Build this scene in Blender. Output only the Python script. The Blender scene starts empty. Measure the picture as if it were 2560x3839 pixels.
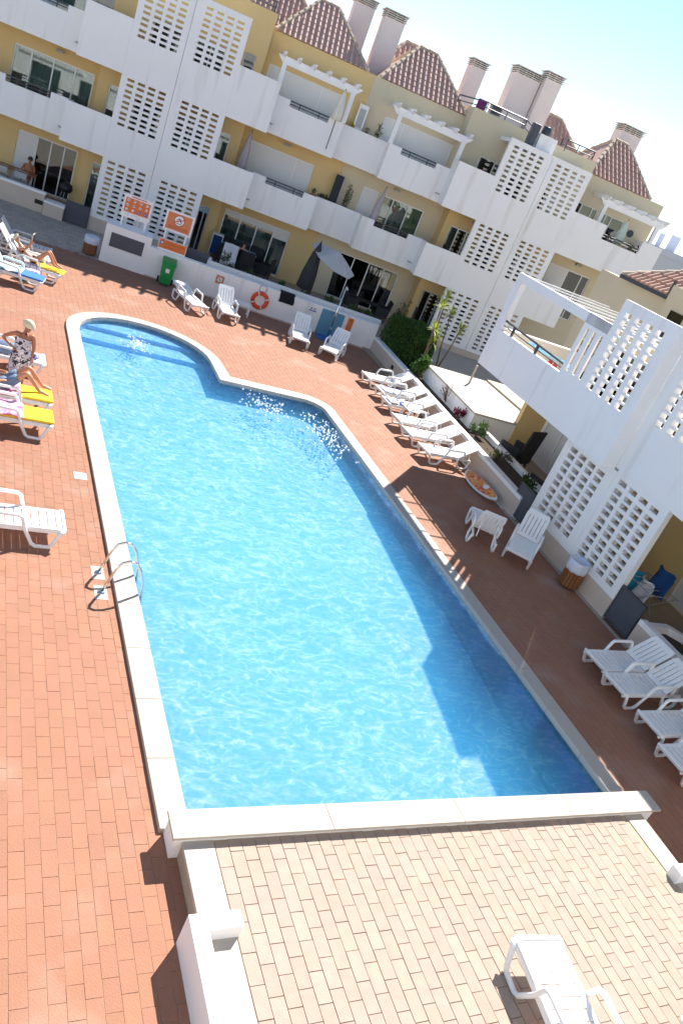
import bpy, bmesh, math, random
from mathutils import Vector, Matrix
random.seed(7)
SC = bpy.context.scene
COL = SC.collection
R = math.radians
PI = math.pi

# ------------------------------------------------------------------ camera, sky, sun, exposure
cam_d = bpy.data.cameras.new('camera')
cam = bpy.data.objects.new('camera', cam_d)
COL.objects.link(cam)
PITCH, ROLL, YAW = R(24.39497), R(23.25733), R(31.27908)
fwd = Vector((math.sin(YAW)*math.cos(PITCH), math.cos(YAW)*math.cos(PITCH), -math.sin(PITCH)))
rt0 = Vector((math.cos(YAW), -math.sin(YAW), 0))
up0 = rt0.cross(fwd)
rt = math.cos(ROLL)*rt0 + math.sin(ROLL)*up0
up = -math.sin(ROLL)*rt0 + math.cos(ROLL)*up0
mw = Matrix((rt, up, -fwd)).transposed().to_4x4()
mw.translation = Vector((0, 0, 7.0))
cam.matrix_world = mw
cam_d.sensor_fit = 'VERTICAL'
cam_d.sensor_height = 22.3
cam_d.sensor_width = 14.9
cam_d.lens = 2931.66/3839.0*22.3
cam_d.clip_start = 0.05
cam_d.clip_end = 6000
SC.camera = cam

SUN_TO = Vector((0.70, 0.72, 1.0)).normalized()
w = bpy.data.worlds.new('World')
SC.world = w
w.use_nodes = True
nt = w.node_tree
nt.nodes.clear()
wo = nt.nodes.new('ShaderNodeOutputWorld')
bg = nt.nodes.new('ShaderNodeBackground')
sky = nt.nodes.new('ShaderNodeTexSky')
sky.sky_type = 'NISHITA'
sky.sun_disc = False
sky.sun_elevation = math.asin(SUN_TO.z)
sky.sun_rotation = math.atan2(SUN_TO.x, SUN_TO.y)
sky.air_density = 0.85
sky.dust_density = 0.0
sky.ozone_density = 0.7
bg.inputs['Strength'].default_value = 0.086
nt.links.new(sky.outputs[0], bg.inputs['Color'])
nt.links.new(bg.outputs[0], wo.inputs['Surface'])
sun_d = bpy.data.lights.new('sun', 'SUN')
sun_d.energy = 5.0
sun_d.angle = R(0.5)
sun_d.color = (1.0, 0.95, 0.87)
sun = bpy.data.objects.new('sun', sun_d)
COL.objects.link(sun)
sun.rotation_euler = SUN_TO.to_track_quat('Z', 'Y').to_euler()
vs = SC.view_settings
vs.view_transform = 'Standard'
vs.look = 'None'
vs.gamma = 1
vs.use_curve_mapping = False
vs.exposure = 1.15
SC.cycles.max_bounces = 10
SC.cycles.transparent_max_bounces = 16
SC.cycles.diffuse_bounces = 5
SC.cycles.glossy_bounces = 4
SC.cycles.volume_bounces = 6

# ------------------------------------------------------------------ materials
def mat(name, col, rough=0.6, metal=0.0, vary=0.0, vscale=3.0, bump=0.0, bscale=60.0, spec=0.4, island=0.0, objrand=0.0, stain=None, coat=0.0, hue=0.0):
    m = bpy.data.materials.new(name)
    m.use_nodes = True
    t = m.node_tree
    p = t.nodes['Principled BSDF']
    p.inputs['Roughness'].default_value = rough
    p.inputs['Metallic'].default_value = metal
    p.inputs['Specular IOR Level'].default_value = spec
    if coat: p.inputs['Coat Weight'].default_value = coat
    c = t.nodes.new('ShaderNodeRGB')
    c.outputs[0].default_value = (*col, 1)
    cur = c.outputs[0]
    tc = t.nodes.new('ShaderNodeTexCoord')
    def valmul(cur, fac_socket, lo, hi):
        mr = t.nodes.new('ShaderNodeMapRange')
        mr.inputs['To Min'].default_value = lo
        mr.inputs['To Max'].default_value = hi
        t.links.new(fac_socket, mr.inputs['Value'])
        mx = t.nodes.new('ShaderNodeMix'); mx.data_type = 'RGBA'; mx.blend_type = 'MULTIPLY'
        mx.inputs['Factor'].default_value = 1
        t.links.new(cur, mx.inputs['A'])
        t.links.new(mr.outputs[0], mx.inputs['B'])
        return mx.outputs['Result']
    if vary:
        geo = t.nodes.new('ShaderNodeNewGeometry')
        n = t.nodes.new('ShaderNodeTexNoise')
        n.inputs['Scale'].default_value = vscale
        n.inputs['Detail'].default_value = 6
        t.links.new(geo.outputs['Position'], n.inputs['Vector'])
        cur = valmul(cur, n.outputs[0], 1-vary*1.6, 1+vary*0.9)
    if island:
        geo2 = t.nodes.new('ShaderNodeNewGeometry')
        cur = valmul(cur, geo2.outputs['Random Per Island'], 1-island, 1+island)
    if objrand:
        oi = t.nodes.new('ShaderNodeObjectInfo')
        cur = valmul(cur, oi.outputs['Random'], 1-objrand, 1+objrand)
    if hue:
        geo3 = t.nodes.new('ShaderNodeNewGeometry'); oi3 = t.nodes.new('ShaderNodeObjectInfo')
        ad = t.nodes.new('ShaderNodeMath'); ad.operation = 'ADD'
        t.links.new(geo3.outputs['Random Per Island'], ad.inputs[0]); t.links.new(oi3.outputs['Random'], ad.inputs[1])
        fr = t.nodes.new('ShaderNodeMath'); fr.operation = 'FRACT'; t.links.new(ad.outputs[0], fr.inputs[0])
        m3 = t.nodes.new('ShaderNodeMath'); m3.operation = 'MULTIPLY'; m3.inputs[1].default_value = 7.31; t.links.new(fr.outputs[0], m3.inputs[0])
        f3 = t.nodes.new('ShaderNodeMath'); f3.operation = 'FRACT'; t.links.new(m3.outputs[0], f3.inputs[0])
        mr = t.nodes.new('ShaderNodeMapRange'); mr.inputs['To Min'].default_value = 0.5-hue; mr.inputs['To Max'].default_value = 0.5+hue
        t.links.new(f3.outputs[0], mr.inputs['Value'])
        hs = t.nodes.new('ShaderNodeHueSaturation'); t.links.new(mr.outputs[0], hs.inputs['Hue']); t.links.new(cur, hs.inputs['Color'])
        cur = hs.outputs[0]
    if stain:
        geo = t.nodes.new('ShaderNodeNewGeometry')
        mp = t.nodes.new('ShaderNodeMapping'); mp.inputs['Scale'].default_value = stain[1]
        n = t.nodes.new('ShaderNodeTexNoise'); n.inputs['Scale'].default_value = 1; n.inputs['Detail'].default_value = 5
        t.links.new(geo.outputs['Position'], mp.inputs[0]); t.links.new(mp.outputs[0], n.inputs['Vector'])
        cr = t.nodes.new('ShaderNodeMapRange'); cr.inputs['From Min'].default_value = stain[2]; cr.inputs['From Max'].default_value = stain[2]+0.18
        cr.inputs['To Max'].default_value = stain[3]
        t.links.new(n.outputs[0], cr.inputs['Value'])
        mx = t.nodes.new('ShaderNodeMix'); mx.data_type = 'RGBA'
        mx.inputs['B'].default_value = (*stain[0], 1)
        t.links.new(cr.outputs[0], mx.inputs['Factor']); t.links.new(cur, mx.inputs['A'])
        cur = mx.outputs['Result']
    t.links.new(cur, p.inputs['Base Color'])
    if bump:
        n2 = t.nodes.new('ShaderNodeTexNoise'); n2.inputs['Scale'].default_value = bscale; n2.inputs['Detail'].default_value = 4
        t.links.new(tc.outputs['Object'], n2.inputs['Vector'])
        b = t.nodes.new('ShaderNodeBump'); b.inputs['Strength'].default_value = bump; b.inputs['Distance'].default_value = 0.02
        t.links.new(n2.outputs[0], b.inputs['Height']); t.links.new(b.outputs[0], p.inputs['Normal'])
    return m

M = {}
M['white'] = mat('white_render', (0.86, 0.85, 0.835), 0.85, vary=0.035, vscale=0.9, bump=0.25, bscale=40, stain=((0.52, 0.48, 0.42), (2.6, 2.6, 0.22), 0.57, 0.45))
M['white2'] = mat('white_paint', (0.82, 0.82, 0.82), 0.6, vary=0.03, vscale=2)
M['yellow'] = mat('ochre_render', (0.68, 0.50, 0.235), 0.9, vary=0.06, vscale=0.8, bump=0.25, bscale=40)
M['beige'] = mat('sand_render', (0.62, 0.545, 0.39), 0.9, vary=0.06, vscale=0.8, bump=0.25, bscale=40)
M['pink'] = mat('pale_pink_render', (0.74, 0.66, 0.63), 0.9, vary=0.05, vscale=1.2, bump=0.2)
M['skirt'] = mat('beige_plinth', (0.60, 0.50, 0.41), 0.85, vary=0.08, vscale=2.5, bump=0.2)
M['granite'] = mat('granite_paving', (0.40, 0.355, 0.30), 0.8, vary=0.12, vscale=9, island=0.12, bump=0.2)
M['coping'] = mat('limestone_coping', (0.45, 0.40, 0.345), 0.7, vary=0.05, vscale=2.2, bump=0.12, bscale=90, objrand=0.03, stain=((0.55, 0.42, 0.28), (3, 3, 3), 0.63, 0.35))
M['terra'] = mat('terracotta', (0.33, 0.155, 0.094), 0.8, vary=0.09, vscale=2.2, island=0.035, objrand=0.035, bump=0.25, bscale=50, hue=0.003, stain=((0.40, 0.28, 0.22), (.9, .9, .9), 0.55, 0.5))
M['joint'] = mat('grout', (0.36, 0.22, 0.15), 0.95, vary=0.2, vscale=4)
M['brick'] = mat('buff_brick', (0.375, 0.295, 0.242), 0.85, vary=0.10, vscale=9, island=0.045, objrand=0.045, bump=0.3, bscale=60, hue=0.007, stain=((0.60, 0.33, 0.24), (5, 5, 5), 0.58, 0.55))
M['joint2'] = mat('sandy_mortar', (0.42, 0.34, 0.25), 0.95, vary=0.15, vscale=8)
M['plastic'] = mat('white_resin', (0.84, 0.84, 0.83), 0.35, spec=0.5, vary=0.02, vscale=6)
M['plastic_old'] = mat('greyish_resin', (0.66, 0.66, 0.64), 0.4, spec=0.5, vary=0.04, vscale=6)
M['steel'] = mat('stainless', (0.72, 0.71, 0.69), 0.14, 1.0)
M['darkmetal'] = mat('charcoal_paint', (0.055, 0.065, 0.08), 0.45, vary=0.06)
M['grey_panel'] = mat('slate_panel', (0.075, 0.085, 0.105), 0.55, vary=0.12, vscale=2, bump=0.1)
M['rail'] = mat('grey_rail', (0.06, 0.066, 0.078), 0.45)
M['frame'] = mat('window_frame_white', (0.74, 0.74, 0.73), 0.4)
M['frame_grey'] = mat('window_frame_grey', (0.42, 0.43, 0.45), 0.4)
M['shutter'] = mat('roller_blind', (0.66, 0.67, 0.67), 0.5)
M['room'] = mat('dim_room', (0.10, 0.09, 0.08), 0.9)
M['roof'] = mat('clay_roof', (0.54, 0.35, 0.29), 0.8, vary=0.15, vscale=6, objrand=0.10, island=0.10, bump=0.2, stain=((0.55, 0.45, 0.38), (4, 4, 4), 0.55, 0.6))
M['roof2'] = mat('clay_roof_pale', (0.50, 0.30, 0.22), 0.8, vary=0.12, vscale=6, objrand=0.10, island=0.1, bump=0.2)
M['ridge'] = mat('ridge_tile', (0.58, 0.46, 0.34), 0.8, vary=0.15, vscale=8, island=0.12)
M['louvre'] = mat('chimney_louvre', (0.62, 0.58, 0.52), 0.7, vary=0.1)
M['soil'] = mat('soil', (0.07, 0.05, 0.035), 1.0, vary=0.3, vscale=12, bump=0.8, bscale=20)
M['orange'] = mat('orange_print', (0.72, 0.17, 0.03), 0.5, vary=0.03)
M['orange2'] = mat('faded_orange_print', (0.66, 0.21, 0.08), 0.5, vary=0.03)
M['ink'] = mat('dark_ink', (0.04, 0.035, 0.03), 0.6)
M['ink_brown'] = mat('brown_ink', (0.38, 0.10, 0.03), 0.6)
M['inkblue'] = mat('blue_ink', (0.10, 0.12, 0.42), 0.6)
M['inkred'] = mat('red_ink', (0.55, 0.03, 0.05), 0.6)
M['inkgreen'] = mat('green_ink', (0.15, 0.42, 0.35), 0.6)
M['red'] = mat('buoy_orange', (0.75, 0.07, 0.02), 0.45)
M['green'] = mat('green_plastic', (0.01, 0.27, 0.06), 0.4, vary=0.04)
M['black'] = mat('black_plastic', (0.012, 0.012, 0.014), 0.5)
M['rattan'] = mat('dark_rattan', (0.022, 0.024, 0.027), 0.7, vary=0.2, vscale=30, bump=0.6, bscale=120)
M['wood'] = mat('stained_wood', (0.24, 0.095, 0.035), 0.5, vary=0.2, vscale=10, objrand=0.15)
M['bag'] = mat('plastic_bag', (0.62, 0.66, 0.76), 0.35)
M['bluepanel'] = mat('blue_paint_panel', (0.11, 0.29, 0.42), 0.5, vary=0.06)
M['bluemat'] = mat('blue_mat', (0.04, 0.16, 0.42), 0.6)
M['cloth_black'] = mat('black_cloth', (0.012, 0.012, 0.018), 0.95, vary=0.1)
M['cloth_blue'] = mat('navy_cloth', (0.01, 0.055, 0.17), 0.95, vary=0.15, vscale=5)
M['cloth_cyan'] = mat('turquoise_cloth', (0.02, 0.32, 0.52), 0.95, vary=0.12, vscale=5)
M['cloth_white'] = mat('white_cloth', (0.72, 0.71, 0.76), 0.95, vary=0.05, vscale=5)
M['cloth_grey'] = mat('grey_canvas', (0.50, 0.48, 0.47), 0.95, vary=0.06)
M['cloth_dark'] = mat('charcoal_canvas', (0.04, 0.042, 0.047), 0.95, vary=0.12)
M['cloth_mauve'] = mat('mauve_canvas', (0.42, 0.37, 0.40), 0.95, vary=0.1)
M['cloth_cream'] = mat('cream_canvas', (0.74, 0.72, 0.62), 0.95, vary=0.08)
M['cloth_mint'] = mat('mint_canvas', (0.58, 0.66, 0.56), 0.95, vary=0.08)
M['cushion'] = mat('yellow_cushion', (0.86, 0.56, 0.03), 0.9, vary=0.03)
M['cushion_blue'] = mat('blue_cushion', (0.05, 0.19, 0.62), 0.9, vary=0.05)
M['towel_blue'] = mat('pale_blue_towel', (0.45, 0.72, 0.80), 0.95, vary=0.08)
M['skin'] = mat('skin', (0.52, 0.235, 0.13), 0.5, vary=0.06, vscale=8)
M['skin2'] = mat('tanned_skin', (0.42, 0.16, 0.075), 0.5, vary=0.06, vscale=8)
M['skin_shade'] = mat('pale_skin', (0.45, 0.24, 0.16), 0.55)
M['hair'] = mat('blond_hair', (0.72, 0.64, 0.45), 0.7, vary=0.2, vscale=40, bump=0.8, bscale=60)
M['hair_dark'] = mat('dark_hair', (0.04, 0.025, 0.02), 0.7)
M['denim'] = mat('denim', (0.16, 0.22, 0.33), 0.9, vary=0.15, vscale=20)
M['bark'] = mat('bark', (0.20, 0.15, 0.11), 0.95, vary=0.25, vscale=20)
M['aqua'] = mat('aqua_bag', (0.06, 0.42, 0.40), 0.6)
M['pot'] = mat('terracotta_pot', (0.40, 0.14, 0.07), 0.8)
M['greymetal'] = mat('grey_metal', (0.35, 0.36, 0.37), 0.5, vary=0.1)
M['purple'] = mat('purple_cloth', (0.16, 0.02, 0.14), 0.9)
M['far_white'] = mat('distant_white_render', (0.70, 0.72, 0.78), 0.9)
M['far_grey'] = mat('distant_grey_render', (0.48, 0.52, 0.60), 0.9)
M['tilefloor'] = mat('patio_floor', (0.36, 0.29, 0.22), 0.7, vary=0.1, vscale=3)

def leafmat(name, col, var=0.3, trans=0.25):
    m = mat(name, col, 0.55, island=var, hue=0.02, spec=0.3)
    t = m.node_tree; p = t.nodes['Principled BSDF']
    out = [n for n in t.nodes if n.type == 'OUTPUT_MATERIAL'][0]
    tr = t.nodes.new('ShaderNodeBsdfTranslucent')
    src = p.inputs['Base Color'].links[0].from_socket
    t.links.new(src, tr.inputs['Color'])
    mx = t.nodes.new('ShaderNodeMixShader'); mx.inputs[0].default_value = trans
    t.links.new(p.outputs[0], mx.inputs[1]); t.links.new(tr.outputs[0], mx.inputs[2])
    t.links.new(mx.outputs[0], out.inputs['Surface'])
    return m
M['hedge'] = leafmat('hedge_leaf', (0.045, 0.105, 0.018), 0.45, 0.2)
M['shrub'] = leafmat('shrub_leaf', (0.075, 0.16, 0.03), 0.4)
M['yucca'] = leafmat('yucca_leaf', (0.36, 0.42, 0.07), 0.35)
M['dry'] = leafmat('dull_leaf', (0.09, 0.10, 0.035), 0.4)
M['redleaf'] = leafmat('red_leaf', (0.17, 0.02, 0.05), 0.4)
M['flower'] = leafmat('yellow_flower', (0.55, 0.45, 0.05), 0.3)

def glassmat(name, tint, trans=0.55, rough=0.02):
    m = bpy.data.materials.new(name); m.use_nodes = True
    t = m.node_tree; t.nodes.clear()
    o = t.nodes.new('ShaderNodeOutputMaterial'); g = t.nodes.new('ShaderNodeBsdfGlossy'); tr = t.nodes.new('ShaderNodeBsdfTransparent')
    g.inputs['Roughness'].default_value = rough
    g.inputs['Color'].default_value = (0.9, 0.95, 0.95, 1)
    tr.inputs['Color'].default_value = (*tint, 1)
    fr = t.nodes.new('ShaderNodeFresnel'); fr.inputs['IOR'].default_value = 1.9
    mx = t.nodes.new('ShaderNodeMixShader')
    t.links.new(fr.outputs[0], mx.inputs[0]); t.links.new(tr.outputs[0], mx.inputs[1]); t.links.new(g.outputs[0], mx.inputs[2])
    t.links.new(mx.outputs[0], o.inputs['Surface'])
    return m
M['glass'] = glassmat('window_glass', (0.62, 0.70, 0.69))
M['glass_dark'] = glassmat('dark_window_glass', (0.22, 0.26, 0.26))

def curtainmat(name, col):
    m = mat(name, col, 0.9)
    return m
M['curtain'] = curtainmat('grey_curtain', (0.40, 0.42, 0.42))
M['curtain_lt'] = curtainmat('light_curtain', (0.60, 0.63, 0.61))
M['curtain_dk'] = curtainmat('dim_curtain', (0.13, 0.17, 0.17))
M['curtain_red'] = curtainmat('maroon_curtain', (0.10, 0.03, 0.03))
M['blind_y'] = curtainmat('yellow_blind', (0.72, 0.72, 0.40))

# pool tile: small mosaic, colour only varies tile by tile
def poolmat(name, col, amp, scale=22, sss=0):
    m = bpy.data.materials.new(name); m.use_nodes = True
    t = m.node_tree; p = t.nodes['Principled BSDF']
    geo = t.nodes.new('ShaderNodeNewGeometry')
    v = t.nodes.new('ShaderNodeTexVoronoi'); v.distance = 'CHEBYCHEV'; v.inputs['Scale'].default_value = scale; v.inputs['Randomness'].default_value = 0
    t.links.new(geo.outputs['Position'], v.inputs['Vector'])
    bw = t.nodes.new('ShaderNodeSeparateColor'); t.links.new(v.outputs['Color'], bw.inputs[0])
    mr = t.nodes.new('ShaderNodeMapRange'); mr.inputs['To Min'].default_value = 1-amp; mr.inputs['To Max'].default_value = 1+amp
    t.links.new(bw.outputs[0], mr.inputs['Value'])
    mx = t.nodes.new('ShaderNodeMix'); mx.data_type = 'RGBA'; mx.blend_type = 'MULTIPLY'; mx.inputs['Factor'].default_value = 1
    mx.inputs['A'].default_value = (*col, 1); t.links.new(mr.outputs[0], mx.inputs['B'])
    t.links.new(mx.outputs['Result'], p.inputs['Base Color'])
    p.inputs['Roughness'].default_value = 0.95; p.inputs['Specular IOR Level'].default_value = 0.0
    if sss:
        p.inputs['Subsurface Weight'].default_value = sss; p.inputs['Subsurface Radius'].default_value = (0.12, 1.0, 1.3); p.inputs['Subsurface Scale'].default_value = 1.0
    return m
M['pool'] = poolmat('pool_mosaic', (0.41, 0.56, 0.79), 0.04, 22)
M['poolband'] = poolmat('waterline_mosaic', (0.34, 0.52, 0.56), 0.25, 30)

def watermat():
    m = bpy.data.materials.new('pool_water'); m.use_nodes = True
    t = m.node_tree; t.nodes.clear()
    o = t.nodes.new('ShaderNodeOutputMaterial'); g = t.nodes.new('ShaderNodeBsdfGlossy'); tr = t.nodes.new('ShaderNodeBsdfTransparent')
    g.inputs['Roughness'].default_value = 0.004
    geo = t.nodes.new('ShaderNodeNewGeometry')
    # two crossing families of ripples; caustic light painted into the transparent tint
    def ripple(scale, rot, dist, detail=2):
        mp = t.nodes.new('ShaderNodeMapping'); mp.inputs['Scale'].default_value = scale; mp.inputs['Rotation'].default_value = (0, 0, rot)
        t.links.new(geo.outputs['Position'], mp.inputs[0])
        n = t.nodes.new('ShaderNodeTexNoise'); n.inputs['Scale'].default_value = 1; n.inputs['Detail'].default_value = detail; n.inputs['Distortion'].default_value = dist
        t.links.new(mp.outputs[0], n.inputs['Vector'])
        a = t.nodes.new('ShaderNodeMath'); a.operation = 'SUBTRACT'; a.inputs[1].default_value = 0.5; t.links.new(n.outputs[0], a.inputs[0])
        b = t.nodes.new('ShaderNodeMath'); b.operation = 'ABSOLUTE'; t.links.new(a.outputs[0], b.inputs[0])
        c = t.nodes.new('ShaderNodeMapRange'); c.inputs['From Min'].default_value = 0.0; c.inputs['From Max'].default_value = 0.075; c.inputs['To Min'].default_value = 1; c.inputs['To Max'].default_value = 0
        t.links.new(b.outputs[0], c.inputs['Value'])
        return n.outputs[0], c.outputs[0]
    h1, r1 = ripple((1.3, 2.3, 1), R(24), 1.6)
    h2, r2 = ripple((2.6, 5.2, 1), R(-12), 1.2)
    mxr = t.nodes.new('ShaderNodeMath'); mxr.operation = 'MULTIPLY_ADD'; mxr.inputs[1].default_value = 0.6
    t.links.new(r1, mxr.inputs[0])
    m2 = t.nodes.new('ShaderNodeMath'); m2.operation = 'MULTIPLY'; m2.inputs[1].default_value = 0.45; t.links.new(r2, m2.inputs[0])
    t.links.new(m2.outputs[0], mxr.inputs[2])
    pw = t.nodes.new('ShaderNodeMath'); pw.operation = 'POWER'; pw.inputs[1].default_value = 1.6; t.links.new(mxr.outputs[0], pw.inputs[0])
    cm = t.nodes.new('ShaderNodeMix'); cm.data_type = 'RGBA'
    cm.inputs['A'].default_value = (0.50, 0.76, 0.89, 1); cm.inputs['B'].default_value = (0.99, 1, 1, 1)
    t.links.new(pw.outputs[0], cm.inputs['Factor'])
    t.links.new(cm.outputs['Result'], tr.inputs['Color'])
    n3 = t.nodes.new('ShaderNodeTexNoise'); n3.inputs['Scale'].default_value = 5.5; n3.inputs['Detail'].default_value = 3; n3.inputs['Distortion'].default_value = 0.6
    t.links.new(geo.outputs['Position'], n3.inputs['Vector'])
    ad = t.nodes.new('ShaderNodeMath'); ad.operation = 'ADD'; t.links.new(h1, ad.inputs[0]); t.links.new(n3.outputs[0], ad.inputs[1])
    b = t.nodes.new('ShaderNodeBump'); b.inputs['Distance'].default_value = 0.05
    sp = t.nodes.new('ShaderNodeSeparateXYZ'); t.links.new(geo.outputs['Position'], sp.inputs[0])
    my = t.nodes.new('ShaderNodeMapRange'); my.inputs['From Min'].default_value = 6; my.inputs['From Max'].default_value = 17
    my.inputs['To Min'].default_value = 0.008; my.inputs['To Max'].default_value = 0.22
    t.links.new(sp.outputs['Y'], my.inputs['Value']); t.links.new(my.outputs[0], b.inputs['Strength'])
    t.links.new(ad.outputs[0], b.inputs['Height'])
    t.links.new(b.outputs[0], g.inputs['Normal'])
    fr = t.nodes.new('ShaderNodeFresnel'); fr.inputs['IOR'].default_value = 1.33
    t.links.new(b.outputs[0], fr.inputs['Normal'])
    mx = t.nodes.new('ShaderNodeMixShader')
    t.links.new(fr.outputs[0], mx.inputs[0]); t.links.new(tr.outputs[0], mx.inputs[1]); t.links.new(g.outputs[0], mx.inputs[2])
    t.links.new(mx.outputs[0], o.inputs['Surface'])
    vsn = t.nodes.new('ShaderNodeVolumeScatter'); vsn.inputs['Color'].default_value = (0.16, 0.89, 1.0, 1); vsn.inputs['Density'].default_value = 0.28; vsn.inputs['Anisotropy'].default_value = 0.0
    t.links.new(vsn.outputs[0], o.inputs['Volume'])
    return m
M['water'] = watermat()

def printmat(name, base, spots, scale, thr, rough=0.9):
    m = bpy.data.materials.new(name); m.use_nodes = True
    t = m.node_tree; p = t.nodes['Principled BSDF']; p.inputs['Roughness'].default_value = rough
    tc = t.nodes.new('ShaderNodeTexCoord')
    cur = None
    for i, (c, off) in enumerate(spots):
        mp = t.nodes.new('ShaderNodeMapping'); mp.inputs['Location'].default_value = (off, off*0.7, off*1.3)
        t.links.new(tc.outputs['Object'], mp.inputs[0])
        n = t.nodes.new('ShaderNodeTexNoise'); n.inputs['Scale'].default_value = scale; n.inputs['Detail'].default_value = 1.5; n.inputs['Distortion'].default_value = 1.2
        t.links.new(mp.outputs[0], n.inputs['Vector'])
        mr = t.nodes.new('ShaderNodeMapRange'); mr.inputs['From Min'].default_value = thr; mr.inputs['From Max'].default_value = thr+0.03
        t.links.new(n.outputs[0], mr.inputs['Value'])
        mx = t.nodes.new('ShaderNodeMix'); mx.data_type = 'RGBA'; mx.inputs['B'].default_value = (*c, 1)
        t.links.new(mr.outputs[0], mx.inputs['Factor'])
        if cur is None: mx.inputs['A'].default_value = (*base, 1)
        else: t.links.new(cur, mx.inputs['A'])
        cur = mx.outputs['Result']
    t.links.new(cur, p.inputs['Base Color'])
    return m
M['dress'] = printmat('patterned_dress', (0.52, 0.47, 0.52), [((0.74, 0.70, 0.74), 3.1), ((0.02, 0.02, 0.035), 0)], 13, 0.54)
M['towel_pink'] = printmat('pink_towel', (0.72, 0.42, 0.56), [((0.86, 0.80, 0.80), 0), ((0.70, 0.20, 0.40), 5)], 6, 0.55)
M['towel_stripe'] = printmat('blue_white_towel', (0.74, 0.75, 0.80), [((0.05, 0.08, 0.42), 0)], 7, 0.55)
M['towel_aqua'] = printmat('aqua_towel', (0.75, 0.80, 0.80), [((0.25, 0.66, 0.68), 0)], 8, 0.5)
M['towel_lilac'] = printmat('lilac_towel', (0.66, 0.46, 0.66), [((0.80, 0.72, 0.80), 0)], 9, 0.5)
M['pizza'] = printmat('pizza_print', (0.72, 0.25, 0.05), [((0.62, 0.07, 0.03), 0), ((0.80, 0.45, 0.12), 4.0)], 7, 0.56, 0.4)

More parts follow.
